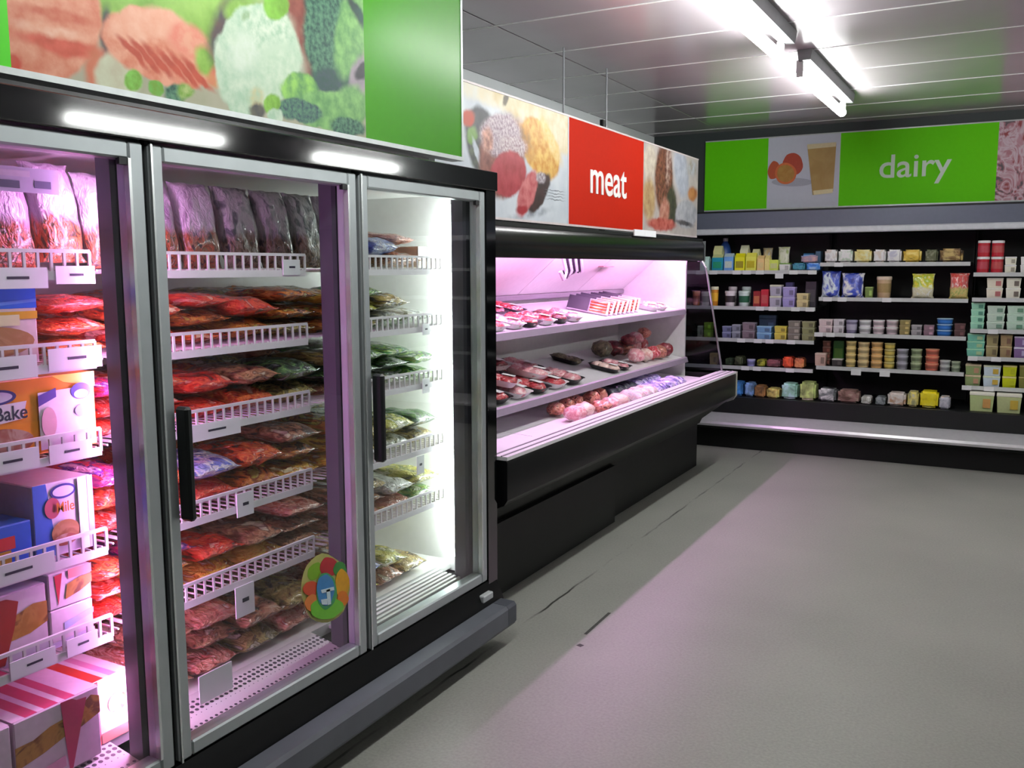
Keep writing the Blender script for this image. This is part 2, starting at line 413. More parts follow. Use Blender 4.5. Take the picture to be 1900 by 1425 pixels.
# sign above the freezer -------------------------------------------------
SX = -1.915
sg = thing('freezer_sign', 'long green sign board with seafood and vegetable picture above the freezer', 'sign', (SX, 2.0, 2.015))
TOPZ = 2.72
ysr = 3.085
B(SX - 0.04, SX, 0.70, ysr, 2.03, TOPZ).build('board', mat('sign_back', (170, 176, 176), 0.5), sg)
B(SX - 0.05, SX + 0.006, 0.70, ysr + 0.012, 2.015, 2.03).build('bottom_rail', TRIM, sg)
B(SX - 0.05, SX + 0.004, ysr, ysr + 0.012, 2.03, TOPZ).build('end_rail', TRIM, sg)
yb_ = on(676, 130, 0, SX).y; ya_ = on(16, 60, 0, SX).y
v0 = SX
B(v0, v0 + 0.001, yb_, ysr, 2.03, TOPZ).build('green_panel', GREEN, sg)
B(v0, v0 + 0.001, 0.70, ya_, 2.03, TOPZ).build('green_panel', mat('sign_bright_green', (70, 190, 20), 0.3, var=0.02), sg)
PIC_OFF = ROOT[sg.name]
SAL, SAL2, GRL = (228, 164, 136), (206, 122, 94), (192, 86, 64)
LF, LF2, CF, CF2 = (150, 194, 88), (112, 160, 56), (206, 224, 200), (168, 200, 172)
BR, BR2, BL, BL2, DK, DK2 = (92, 140, 110), (44, 84, 74), (140, 192, 116), (96, 150, 92), (70, 70, 78), (52, 56, 60)
FZ_PIC = [(330, 15, 180, 78, 0.15, LF, LF2, 9, 0.2), (520, -60, 120, 60, 0, LF, LF2, 9, 0.3), (198, 60, 14, 45, 0, DK, DK2, 9, 0.4),
    (90, 35, 104, 122, 0, SAL, SAL2, 22, 0.06), (95, -30, 80, 12, 0.2, GRL, SAL2, 30, 0.5), (108, 28, 74, 12, 0.2, GRL, SAL2, 30, 0.5), (118, 86, 84, 14, 0.22, GRL, (214, 100, 80), 30, 0.45), (92, 58, 60, 10, 0.2, (236, 188, 164), SAL, 30, 0.6), (24, 122, 20, 22, 0.5, (200, 60, 40), GRL, 20, 0.3), (176, 130, 16, 40, 0, (196, 116, 84), SAL2, 20, 0.5),
    (222, 138, 40, 50, 0.2, (206, 214, 186), (190, 186, 160), 14, 0.2), (300, 92, 112, 62, 0.42, SAL, SAL2, 26, 0.06), (246, 52, 44, 34, 0.2, (234, 180, 154), SAL, 26, 0.2), (302, 46, 44, 28, 0.4, (234, 180, 154), SAL, 26, 0.25), (350, 78, 40, 30, 0.6, (222, 130, 110), SAL, 26, 0.3)]
FZ_PIC += [(246 + i * 24, 98 + i * 8, 44 - i, 6.5, 0.86, GRL, (176, 76, 56), 30, 0.4) for i in range(6)]
FZ_PIC += [(380, 112, 17, 26, -0.3, LF, LF2, 20, 0.3), (395, 140, 12, 20, 0, (200, 150, 90), SAL2, 20, 0.4), (246, 150, 17, 17, 0, (130, 196, 84), LF2, 40, 0.2), (288, 164, 15, 14, 0, (110, 180, 80), LF2, 40, 0.2), (325, 174, 22, 16, 0.2, BR, BR2, 60, 0.25), (345, 170, 14, 14, 0, (170, 190, 120), LF2, 40, 0.4),
    (420, 50, 26, 66, 0.3, DK, (96, 70, 66), 14, 0.35), (566, 70, 30, 120, -0.1, DK, DK2, 14, 0.3), (556, 55, 18, 110, -0.14, (152, 88, 74), (120, 62, 54), 16, 0.3), (440, 20, 24, 22, 0, LF, LF2, 14, 0.4),
    (482, 104, 80, 98, 0.05, CF, CF2, 26, 0.05), (436, 130, 36, 66, 0.1, CF, CF2, 26, 0.12), (450, 185, 30, 34, 0.3, CF, CF2, 26, 0.1), (500, 60, 46, 44, 0, (216, 230, 208), CF2, 40, 0.4), (520, 130, 40, 50, 0, (186, 212, 184), CF, 40, 0.5), (452, 96, 26, 34, 0, (216, 230, 214), CF, 40, 0.5), (476, 186, 14, 24, 0, (206, 196, 150), CF2, 30, 0.4), (455, 30, 7, 10, 0.3, (140, 170, 120), CF2, 30, 0.5), (512, 8, 24, 30, 0.2, (140, 206, 76), LF2, 14, 0.15),
    (606, 55, 42, 110, 0, BR, BR2, 60, 0.12), (620, 150, 44, 26, 0, BR2, (64, 84, 90), 40, 0.3), (652, 60, 30, 88, 0.15, BL, BL2, 26, 0.15), (660, 20, 8, 40, -0.5, DK2, BR2, 20, 0.5), (664, 150, 16, 44, 0.1, (172, 160, 168), (150, 140, 150), 14, 0.25), (672, 135, 12, 18, 0.5, DK, DK2, 14, 0.3),
    (556, 168, 36, 30, 0.2, (150, 206, 100), BL2, 26, 0.12), (610, 205, 66, 36, 0.1, BL, BL2, 26, 0.1), (650, 200, 34, 40, 0.2, BL, BL2, 26, 0.2), (556, 206, 42, 20, 0.25, BR, (58, 84, 92), 80, 0.15), (505, 195, 14, 18, 0.3, (140, 196, 80), LF2, 30, 0.2), (512, 216, 14, 16, 0, CF, CF2, 30, 0.15), (478, 208, 16, 16, 0, DK, (110, 110, 90), 14, 0.3), (645, 236, 34, 18, 0.2, BR, BR2, 80, 0.2)]
pic = B(v0, v0 + 0.001, ya_, yb_, 2.03, TOPZ).build('picture_panel', soft_picture('freezer_picture', 0, v0, ((180, 176, 156), (164, 166, 140), 8), FZ_PIC), sg)
f = v0 + 0.001; k = 0
def pp(pts, m, name):
    global k
    k += 1
    poly_print(pic, pts, m, 0, f + 0.0004 * k, 1, name, 0.0006)

# meat sign ------------------------------------------------------------------
MX = -2.28
ms = thing('meat_sign', 'red and white sign reading meat hung over the pink lit meat case', 'sign', (MX, 5.4, 1.86))
ml, mr_ = 3.45, on(1294, 370, 0, MX).y
mz0, mz1 = 1.853, 2.455
B(MX - 0.03, MX, ml, mr_, mz0, mz1).build('board', mat('sign_back', (170, 176, 176)), ms)
B(MX - 0.035, MX + 0.004, ml, mr_, mz0 - 0.012, mz0).build('bottom_rail', mat('sign_edge', (200, 190, 190), 0.4), ms)
B(MX - 0.035, MX + 0.004, ml, mr_, mz1, mz1 + 0.01).build('top_rail', mat('sign_edge', (200, 190, 190), 0.4), ms)
yr0 = on(1053, 320, 0, MX).y; yr1 = on(1193, 340, 0, MX).y
PIC_OFF = ROOT[ms.name]
WH, WH2, ON, ON2, PT, PT2 = (226, 232, 238), (206, 214, 224), (240, 230, 202), (222, 204, 160), (236, 194, 104), (206, 142, 44)
MT_PIC = [(900, 165, 60, 26, 0.3, (232, 232, 220), ON, 14, 0.3), (985, 200, 80, 26, 0.34, ON, ON2, 14, 0.25), (1034, 236, 26, 56, -0.35, ON, ON2, 14, 0.15), (938, 186, 5, 12, 0.3, (110, 100, 80), DK, 14, 0.4),
    (890, 222, 22, 24, 0, DK, DK2, 14, 0.25), (882, 270, 16, 60, -0.2, DK, (100, 110, 90), 20, 0.25), (868, 220, 12, 16, 0, (200, 84, 60), GRL, 14, 0.3), (876, 250, 9, 15, 0.2, (140, 170, 110), LF2, 14, 0.3), (888, 290, 4, 34, -0.3, (190, 196, 206), WH2, 20, 0.3),
    (1003, 276, 31, 62, -0.38, PT, PT2, 22, 0.08), (1022, 262, 8, 44, -0.4, (246, 222, 160), PT, 22, 0.5), (968, 255, 14, 40, -0.4, (150, 110, 60), PT2, 18, 0.5),
    (932, 295, 42, 74, 0.0, (150, 96, 84), (110, 60, 54), 20, 0.08), (930, 250, 38, 40, 0.2, (216, 200, 206), (140, 116, 130), 60, 0.15), (952, 272, 26, 20, 0.2, (222, 208, 210), (150, 120, 130), 70, 0.25), (904, 260, 10, 24, 0, (226, 170, 150), (150, 100, 90), 30, 0.4), (944, 322, 33, 44, 0.1, (184, 70, 80), (160, 46, 58), 18, 0.08),
    (986, 396, 34, 7, -0.2, (150, 156, 166), WH2, 14, 0.7), (1000, 358, 15, 40, 0.42, (70, 44, 44), (50, 34, 36), 24, 0.12), (978, 358, 15, 44, 0.3, (214, 130, 130), (186, 84, 90), 20, 0.15), (968, 388, 10, 8, 0, (180, 50, 60), (150, 40, 50), 20, 0.3), (1004, 330, 9, 11, 0, (206, 200, 206), (130, 110, 120), 60, 0.3)]
MT_PIC += [(1030, 354 + i * 6, 16, 1.0, 0.1, (120, 126, 136), (150, 154, 160), 20, 0.5) for i in range(4)]
pic = B(MX, MX + 0.001, ml, yr0, mz0, mz1).build('picture_panel', soft_picture('beef_picture', 0, MX, (WH, WH2, 6), MT_PIC, 0.86), ms)
MT2 = [(1206, 300, 12, 30, 0, (236, 226, 206), (200, 186, 170), 14, 0.3), (1204, 370, 12, 40, 0, (206, 180, 130), (170, 130, 90), 14, 0.3), (1232, 335, 17, 66, 0.0, (150, 96, 74), (86, 50, 40), 26, 0.15), (1240, 300, 5, 40, 0.05, (206, 180, 166), (120, 70, 60), 26, 0.5), (1246, 385, 10, 40, 0, (84, 84, 62), (54, 56, 44), 20, 0.25), (1232, 395, 9, 26, 0.1, (216, 160, 140), (180, 110, 90), 20, 0.3),
    (1264, 320, 13, 50, -0.1, (206, 212, 224), (176, 182, 198), 12, 0.25), (1274, 398, 20, 26, 0, (206, 206, 212), (170, 172, 180), 12, 0.12), (1270, 414, 16, 4, 0.3, (110, 104, 104), DK, 12, 0.5), (1285, 360, 9, 13, 0, (214, 150, 90), (180, 110, 60), 14, 0.3), (1284, 312, 9, 14, 0, (170, 160, 140), WH2, 14, 0.5), (1228, 416, 26, 12, 0.1, (214, 120, 106), (176, 70, 60), 20, 0.25)]
B(MX, MX + 0.002, yr0 + 0.012, yr1, mz0, mz1).build('red_panel', RED, ms)
B(MX, MX + 0.003, yr0, yr0 + 0.012, mz0, mz1).build('white_stripe', PAPER, ms)
B(MX, MX + 0.001, yr1, mr_, mz0, mz1).build('picture_panel', soft_picture('roast_picture', 0, MX, ((222, 214, 206), (196, 186, 182), 7), MT2, 0.84), ms)
a = on(1095, 361, 0, MX + 0.003); b2 = on(1162, 361, 0, MX + 0.003)
zt = on(1128, 312, 0, MX + 0.003).z; zb = on(1128, 364, 0, MX + 0.003).z
lettering('meat', ms, (MX + 0.002, a.y, zb), (0, 1, 0), (0, 0, 1), (1, 0, 0), b2.y - a.y, zt - zb, mat('letter_white', (236, 232, 230), 0.5, var=0.01), bold=0.012)
MB().tube((MX - 0.015, 4.80, mz1), (MX - 0.015, 4.80, CZ), 0.006, 8).build('hanging_rod', mat('rod_grey', (126, 128, 132), 0.4), ms)
MB().tube((MX - 0.015, 5.42, mz1), (MX - 0.015, 5.42, CZ), 0.006, 8).build('hanging_rod', mat('rod_grey', (126, 128, 132), 0.4), ms)
B(MX - 0.05, MX - 0.03, 5.40, 5.45, 1.824, 2.52).build('bracket', BLACKM, ms)

# dairy bulkhead and sign ---------------------------------------------------------
DY = 8.40
struct(B(XL, XR, DY + 0.02, YB, 2.10, CZ).build('trim_1', mat('bulkhead_dark', (52, 60, 60), 0.55, var=0.06, scale=4)))
ds = thing('dairy_sign', 'long green sign reading dairy with orange juice picture above the dairy shelves', 'sign', (-1.0, DY, 2.12))
dz0, dz1 = 2.125, 2.742
dx0, dx1 = on(1308, 330, 1, DY).x, on(1850, 300, 1, DY).x + 0.9
B(dx0, dx1, DY, DY + 0.02, dz0, dz1).build('board', mat('sign_back', (170, 176, 176)), ds)
B(dx0, dx1, DY - 0.006, DY + 0.02, dz0 - 0.012, dz0).build('bottom_rail', TRIM, ds)
B(dx0, dx1, DY - 0.006, DY + 0.02, dz1, dz1 + 0.01).build('top_rail', TRIM, ds)
xa = on(1424, 330, 1, DY).x; xb = on(1556, 320, 1, DY).x; xc = on(1850, 300, 1, DY).x
B(dx0, xa, DY - 0.001, DY, dz0, dz1).build('green_panel', GREEN2, ds)
B(xb + 0.008, xc, DY - 0.001, DY, dz0, dz1).build('green_panel', GREEN2, ds)
B(xc, xc + 0.9, DY - 0.001, DY, dz0, dz1).build('picture_panel', mottle('picture_prawns', [(96, 84, 90), (176, 120, 130), (206, 186, 196), (186, 140, 150), (150, 70, 70)], 7, 0.45, 2.0, 0.0, 0.1, False, 'Object'), ds)
pic = B(xa, xb + 0.008, DY - 0.001, DY, dz0, dz1).build('picture_panel', mat('sign_cool_white', (200, 204, 216), 0.45, var=0.02), ds)
f = DY - 0.001; k = 0
def pd(pts, m, name):
    global k
    k += 1
    poly_print(pic, pts, m, 1, f - 0.0008 * k, -1, name, 0.0010)
def bd(cx, cy, rx, ry, rot=0, wob=0.02, s=0): return blob_px(cx, cy, rx, ry, 1, f, rot, wob, 26, s)
pd(bd(1470, 338, 38, 8, 0, 0, 1), flat((170, 172, 186)), 'printed_plate')
pd(bd(1436, 316, 11, 17, 0.2, 0.03, 1), flat((186, 84, 44)), 'printed_orange')
pd(bd(1471, 305, 19, 21, 0, 0.02, 2), flat((176, 66, 40)), 'printed_orange')
pd(bd(1458, 322, 20, 20, 0, 0.01, 3), flat((210, 110, 56)), 'printed_orange_half')
pd(bd(1458, 322, 16, 16, 0, 0.01, 4), food('orange_flesh', [(206, 150, 60), (220, 170, 80)], 20), 'printed_orange_flesh')
pd(px_poly([(1498, 270), (1552, 266), (1546, 355), (1508, 362)], 1, f), food('juice', [(200, 160, 84), (212, 176, 100)], 6), 'printed_juice_glass')
pd(px_poly([(1498, 268), (1552, 264), (1551, 272), (1499, 277)], 1, f), flat((214, 200, 160)), 'printed_glass_rim')
pd(px_poly([(1509, 354), (1546, 350), (1545, 358), (1510, 362)], 1, f), flat((226, 214, 170)), 'printed_glass_base')
a = on(1631, 333, 1, DY); b2 = on(1765, 320, 1, DY); zt = on(1655, 287, 1, DY).z; zb = on(1745, 340, 1, DY).z
lettering('dairy', ds, (a.x, DY - 0.001, zb), (1, 0, 0), (0, 0, 1), (0, -1, 0), b2.x - a.x, zt - zb, mat('letter_pale', (214, 232, 214), 0.5, var=0.01), bold=0.008)

# ================================================================== FREEZER
FD, FB = -1.90, -2.75           # door face, back of the case
FY0, FY1 = 0.70, 3.325
DOORS = [(0.755, 1.577), (1.592, 2.411), (2.427, 3.240)]
DZ0, DZ1 = 0.275, 1.908
SH = [1.60, 1.37, 1.14, 0.87, 0.63, 0.32]
fz = thing('display_freezer', 'black three door upright freezer with silver framed glass doors', 'freezer', (-2.3, 2.0, 0))
# shell
B(FB, FB + 0.06, FY0, FY1, 0.10, 1.98).build('back_liner', LINER, fz)
B(FB + 0.06, -1.955, FY1 - 0.03, FY1 - 0.012, 0.27, 1.92).build('side_liner', LINER, fz)
B(FB, -1.905, FY1 - 0.012, FY1, 0.10, 1.985).build('side_panel', BLACKS, fz)
B(FB, -1.905, FY0, FY0 + 0.04, 0.10, 1.985).build('side_panel', BLACKS, fz)
B(FB + 0.06, -1.955, FY0 + 0.04, FY1 - 0.03, 1.905, 1.98).build('top_liner', LINER, fz)
# header: gloss black, slightly rounded front
MB().prism([(-1.955, 1.915), (-1.893, 1.915), (-1.890, 1.918), (-1.890, 1.988), (-1.893, 1.991), (-1.955, 1.996)], 1, FY0, FY1).build('header', BLACKG, fz)
B(-1.955, -1.90, FY1 - 0.075, FY1, 0.20, 1.915).build('jamb', BLACKG, fz)
B(-1.955, -1.90, FY0, FY0 + 0.05, 0.20, 1.915).build('jamb', BLACKG, fz)
# base panel, bumper, plinth
MB().prism([(-2.6, 0.25), (-1.905, 0.268), (-1.90, 0.255), (-1.868, 0.18), (-1.868, 0.12), (-2.6, 0.12)], 1, FY0, FY1 - 0.004).build('base_panel', BLACKS, fz)
MB().prism([(-1.866, 0.185), (-1.80, 0.183), (-1.79, 0.17), (-1.79, 0.10), (-1.80, 0.085), (-1.866, 0.085)], 1, FY0, FY1 - 0.10).build('bumper', GREYRUB, fz)
MB().prism([(-1.866, 0.185), (-1.80, 0.183), (-1.79, 0.17), (-1.79, 0.10), (-1.80, 0.085), (-1.866, 0.085)], 1, FY1 - 0.098, FY1 - 0.03).build('bumper_end_cap', mat('bumper_cap', (70, 74, 82), 0.5), fz)
B(-2.65, -1.93, FY0 + 0.02, FY1 - 0.06, 0.0, 0.12).build('plinth', BLACKM, fz)
BB(-1.90, -1.868, 3.155, 3.235, 0.205, 0.235).build('hinge_bracket', mat('bracket_grey', (190, 194, 196), 0.4), fz)
# inner posts
MAUVE = mat('mullion_grey', (74, 72, 80), 0.4, metal=0.2, var=0.04)
for yc in (1.5845, 2.419):
    BB(-2.03, -1.958, yc - 0.055, yc + 0.055, 0.28, 1.90, 0.01).build('mullion', MAUVE, fz)
    B(-1.956, -1.915, yc - 0.006, yc + 0.006, 0.28, 1.905).build('gasket', GASKET, fz)
BB(-2.03, -1.958, 3.175, 3.292, 0.28, 1.90, 0.01).build('mullion', MAUVE, fz)
# doors
PANE = glass('door_glass', (0.93, 0.95, 0.945), 0.9)
handle_m = mat('handle_black', (22, 26, 26), 0.4)
edge_m = mat('bright_edge', (215, 220, 220), 0.25, metal=0.6)
fw_ = 0.044
for i, (a, b2) in enumerate(DOORS):
    mb = MB()
    mb.bbox(-1.95, FD, a, a + fw_, DZ0, DZ1, 0.005); mb.bbox(-1.95, FD, b2 - fw_, b2, DZ0, DZ1, 0.005)
    mb.bbox(-1.95, FD, a + fw_, b2 - fw_, DZ1 - 0.042, DZ1, 0.005); mb.bbox(-1.95, FD, a + fw_, b2 - fw_, DZ0, DZ0 + 0.042, 0.005)
    d = mb.build('door', ALU, fz)
    B(-1.922, -1.916, a + fw_ - 0.003, b2 - fw_ + 0.003, DZ0 + 0.038, DZ1 - 0.038).build('pane', PANE, d)
    mb = MB()
    mb.box(-1.90, -1.894, a + 0.002, a + 0.008, DZ0, DZ1); mb.box(-1.915, -1.897, b2 - fw_ - 0.004, b2 - fw_ + 0.004, DZ0 + 0.04, DZ1 - 0.04)
    mb.build('edge_bead', edge_m, d)
    if i:
        hy = a + 0.05
        MB().bbox(-1.90, -1.855, hy - 0.012, hy + 0.012, 0.94, 1.245, 0.008).build('handle', handle_m, d)
    B(-1.912, -1.899, b2 - fw_ - 0.028, b2 - fw_ + 0.001, DZ1 - 0.056, DZ1 - 0.040).build('corner_cap', GASKET, d)
    MB().tube((-1.93, a + 0.015, DZ1), (-1.93, a + 0.015, DZ1 + 0.012), 0.012, 8).build('hinge_pin', GASKET, d)
# lamps inside
MB().tube((-2.052, 1.5845, 0.36), (-2.052, 1.5845, 1.86), 0.016, 10).build('lamp_tube', emit('freezer_pink_tube', (1.0, 0.42, 1.0), PINK_FREEZER), fz)
MB().tube((-2.058, 3.240, 0.36), (-2.058, 3.240, 1.86), 0.017, 10).build('lamp_tube', emit('freezer_white_tube', (0.92, 1.0, 0.96), WHITE_FREEZER), fz)
# wire shelves with a front rail
def wire_shelf(y0, y1, z, f0, f1):
    mb = MB(); xf, xb_ = -2.085, -2.66; r = 0.0028
    rh = 0.046
    n = int((y1 - y0) / 0.034)
    for q in range(n + 1):
        y = y0 + (y1 - y0) * q / n
        mb.box(xf - r, xf + r, y - 0.0035, y + 0.0035, z - 0.014, z + rh)
    n = int((f1 - f0) / 0.034)
    for q in range(n + 1):
        y = f0 + (f1 - f0) * q / n
        mb.box(xb_, xf, y - 0.002, y + 0.002, z - 0.004, z)
    for zz, hh in ((z + rh, 0.0045), (z - 0.014, 0.011)):
        mb.box(xf - r * 1.4, xf + r * 1.4, y0, y1, zz - hh, zz + hh)
    for x in (xf - 0.15, xf - 0.3, xf - 0.45): mb.box(x - 0.004, x + 0.004, f0, f1, z - 0.012, z - 0.004)
    return mb.build('wire_shelf', WIRE, fz)
BAYS = [(0.80, 1.545, 0.78, 1.60), (1.66, 2.36, 1.61, 2.42), (2.475, 3.19, 2.43, 3.22)]
shelves = {}
for bi, (a, b2, f0, f1) in enumerate(BAYS):
    for si in range(5):
        shelves[(bi, si)] = wire_shelf(a, b2, SH[si], f0, f1)
def hole_material():
    m, nt, b = _new('perforated_white'); N = nt.nodes; L = nt.links
    tc = N.new('ShaderNodeTexCoord'); vo = N.new('ShaderNodeTexVoronoi'); vo.inputs['Randomness'].default_value = 0.0; vo.inputs['Scale'].default_value = 52
    L.new(tc.outputs['Object'], vo.inputs['Vector'])
    lt = N.new('ShaderNodeMath'); lt.operation = 'LESS_THAN'; lt.inputs[1].default_value = 0.36
    L.new(vo.outputs['Distance'], lt.inputs[0])
    mx = N.new('ShaderNodeMix'); mx.data_type = 'RGBA'; L.new(lt.outputs[0], mx.inputs[0])
    mx.inputs[6].default_value = (*lin((206, 206, 204)), 1); mx.inputs[7].default_value = (*lin((60, 60, 66)), 1)
    L.new(mx.outputs[2], b.inputs['Base Color']); b.inputs['Roughness'].default_value = 0.4
    return m
HOLES = hole_material()
deck = B(FB + 0.06, -2.12, FY0 + 0.04, FY1 - 0.03, 0.28, 0.318).build('deck', LINER, fz)
for a, b2 in ((0.76, 1.53), (1.64, 2.37)):
    MB().prism([(-2.119, 0.318), (-1.985, 0.292), (-1.985, 0.275), (-2.119, 0.275)], 1, a, b2).build('air_grille', HOLES, fz)
# last bay: grille of long slats
for q in range(6):
    x = -2.115 + q * 0.022
    MB().bbox(x, x + 0.014, 2.46, 3.17, 0.300 - q * 0.003, 0.314 - q * 0.003, 0.002).build('grille_slat', LINER, fz)
# price tags on the rails
def price_tag(shelf, y, z, wd=0.075, ht=0.04, x=-2.079):
    o = B(x, x + 0.003, y, y + wd, z, z + ht).build('price_tag', TAGW, fz)
    B(x + 0.003, x + 0.0036, y + wd * 0.35, y + wd * 0.7, z + ht * 0.45, z + ht * 0.58).build('printed_price', INK, o)
    return o
for (px, py, bi, si, wd, ht) in ((30, 520, 0, 0, 0.16, 0.05), (140, 512, 0, 0, 0.11, 0.045), (10, 690, 0, 1, 0.16, 0.055), (140, 665, 0, 1, 0.15, 0.055),
                                 (20, 850, 0, 2, 0.14, 0.05), (130, 815, 0, 2, 0.12, 0.045), (30, 1050, 0, 3, 0.2, 0.05), (60, 1205, 0, 4, 0.12, 0.045), (150, 1150, 0, 4, 0.09, 0.045),
                                 (540, 480, 1, 0, 0.08, 0.05), (400, 800, 1, 2, 0.2, 0.05), (455, 945, 1, 3, 0.07, 0.075), (455, 1130, 1, 4, 0.08, 0.10),
                                 (790, 612, 2, 1, 0.05, 0.045), (790, 720, 2, 2, 0.05, 0.06), (780, 870, 2, 3, 0.05, 0.075)):
    p = on(px, py, 0, -2.078)
    price_tag(shelves[(bi, si)], p.y - wd / 2, min(p.z, SH[si] - 0.0) - 0.02, wd, ht)
p = on(400, 1300, 0, -2.05)
B(-2.052, -2.049, p.y - 0.06, p.y + 0.07, 0.312, 0.40).build('price_card', TAGW, fz)
a = on(0, 330, 0, -2.09).y - 0.12; b2 = on(108, 330, 0, -2.09).y
cdp = B(-2.093, -2.090, a, b2, on(60, 358, 0, -2.09).z, on(60, 312, 0, -2.09).z).build('header_card', mat('card_blue_white', (214, 218, 232), 0.4), fz)
for u0, u1, w0, w1, c in ((0.05, 0.35, 0.62, 0.86, (236, 236, 240)), (0.42, 0.72, 0.62, 0.86, (230, 230, 236)), (0.3, 0.62, 0.15, 0.45, (96, 104, 120)), (0.76, 0.92, 0.2, 0.5, (110, 116, 140))):
    zz0, zz1 = on(60, 358, 0, -2.09).z, on(60, 312, 0, -2.09).z
    B(-2.090, -2.0892, a + (b2 - a) * u0, a + (b2 - a) * u1, zz0 + (zz1 - zz0) * w0, zz0 + (zz1 - zz0) * w1).build('printed_block', flat(c), cdp)
# round fruit sticker on the middle door
st = BB(FD - 0.0158, FD - 0.0138, 2.078, 2.335, 0.452, 0.705, 0.001)
sx = FD - 0.0155; sk = None
stick_root = None
def sp_(pts, m, name, lvl, parent):
    return poly_print(parent, pts, m, 0, sx + 0.0006 * lvl, 1, name, 0.0006)
def sb(cx, cy, rx, ry, rot=0, wob=0.03, s=0): return blob_px(cx, cy, rx, ry, 0, sx, rot, wob, 26, s)
stick_root = sp_(sb(603, 1092, 45, 64, 0, 0.02, 3), mat('sticker_cream', (176, 176, 100), 0.4), 'fruit_sticker', 0, None)
tag(stick_root, 'round fruit sticker with blue centre on the middle glass freezer door', 'sticker')
for n_, (cx, cy, rx, ry, rot, c) in enumerate(((584, 1060, 13, 18, 0.5, (120, 170, 30)), (615, 1052, 20, 18, 0, (180, 40, 50)), (638, 1056, 14, 14, 0, (60, 140, 60)),
                                        (643, 1082, 15, 26, 0, (220, 160, 20)), (644, 1110, 12, 14, 0, (220, 120, 20)), (575, 1092, 17, 14, -0.3, (206, 76, 40)),
                                        (577, 1118, 15, 16, 0.2, (220, 130, 60)), (608, 1128, 36, 20, -0.15, (110, 190, 50)), (607, 1096, 22, 34, 0, (60, 150, 90)), (605, 1094, 19, 29, 0, (60, 130, 190)))):
    sp_(sb(603 + (cx - 607) * 0.86, cy, rx * 0.86, ry, rot, 0.03, n_), flat(c, 0.3), 'printed_fruit' if n_ < 8 else 'printed_disc', 1 + n_, stick_root)
for q in ([(592, 1094), (616, 1088), (617, 1094), (594, 1100)], [(602, 1094), (609, 1092), (611, 1120), (605, 1122)], [(592, 1112), (604, 1110), (604, 1121), (594, 1121)]):
    sp_(px_poly(q, 0, sx), flat((206, 226, 236)), 'printed_letter', 12, stick_root)

# ------------------------------------------------------------------ pillow bags
def unit(V):
    lo = [min(p[i] for p in V) for i in range(3)]; hi = [max(p[i] for p in V) for i in range(3)]
    return [tuple((p[i] - lo[i]) / (hi[i] - lo[i]) - 0.5 for i in range(3)) for p in V]
def pillow(name, nx=15, ny=12, seed=0, crumple=0.6):
    """unit bag: x,y in [-.5,.5], z in [-.5,.5]; flat sealed ends in x"""
    rnd = random.Random(seed); V = []; Fc = []
    def prof(u, v):
        eu = max(0, 1 - abs(u / 0.46) ** 4) if abs(u) < 0.46 else 0
        ev = max(0, 1 - abs(v / 0.5) ** 3.2)
        return (eu ** 0.42) * (ev ** 0.45)
    for side in (1, -1):
        for i in range(nx):
            for j in range(ny):
                u = -0.5 + i / (nx - 1); v = -0.5 + j / (ny - 1)
                h = prof(u, v) * 0.5
                nz = mnoise.noise(Vector((u * 5 + seed * 7.1, v * 5, side * 3.3))) * crumple * 0.5
                nz2 = mnoise.noise(Vector((u * 11 + seed * 3.7, v * 12, side * 5.1))) * crumple * 0.25
                hh = side * max(0.012, h * (1 + nz + nz2))
                wav = 0.10 * math.sin(v * 14 + seed) if abs(u) > 0.45 else 0
                pin = 1 - 0.10 * (1 - h * 2) * (abs(u) < 0.45) - 0.06 * mnoise.noise(Vector((u * 4, seed, side)))
                V.append((u, v * pin, hh + wav * 0.6))
    for s_, o in ((0, 0), (1, nx * ny)):
        for i in range(nx - 1):
            for j in range(ny - 1):
                a = o + i * ny + j; q = (a, a + ny, a + ny + 1, a + 1)
                Fc.append(q if s_ == 0 else q[::-1])
    ring = [i * ny for i in range(nx)] + [(nx - 1) * ny + j for j in range(1, ny)] + [i * ny + ny - 1 for i in range(nx - 2, -1, -1)] + [j for j in range(ny - 2, 0, -1)]
    o = nx * ny
    for q in range(len(ring)):
        a, b_ = ring[q], ring[(q + 1) % len(ring)]
        Fc.append((b_, a, a + o, b_ + o))
    V = unit(V)
    mb = MB(); mb.add(V, Fc); me = mb.mesh(name, sharp=60)
    me.materials.append(WHITE)
    return me
BAGS = [pillow('frozen_bag', seed=s) for s in range(6)]
def bag(name, label, cat, loc, size, m, rot=(0, 0, 0), group=None, mesh=None, seal=None):
    o = bpy.data.objects.new(name, mesh or random.choice(BAGS)); COL.objects.link(o)
    o.location = loc; o.scale = size; o.rotation_euler = rot
    o.material_slots[0].link = 'OBJECT'; o.material_slots[0].material = m
    return tag(o, label, cat, group)

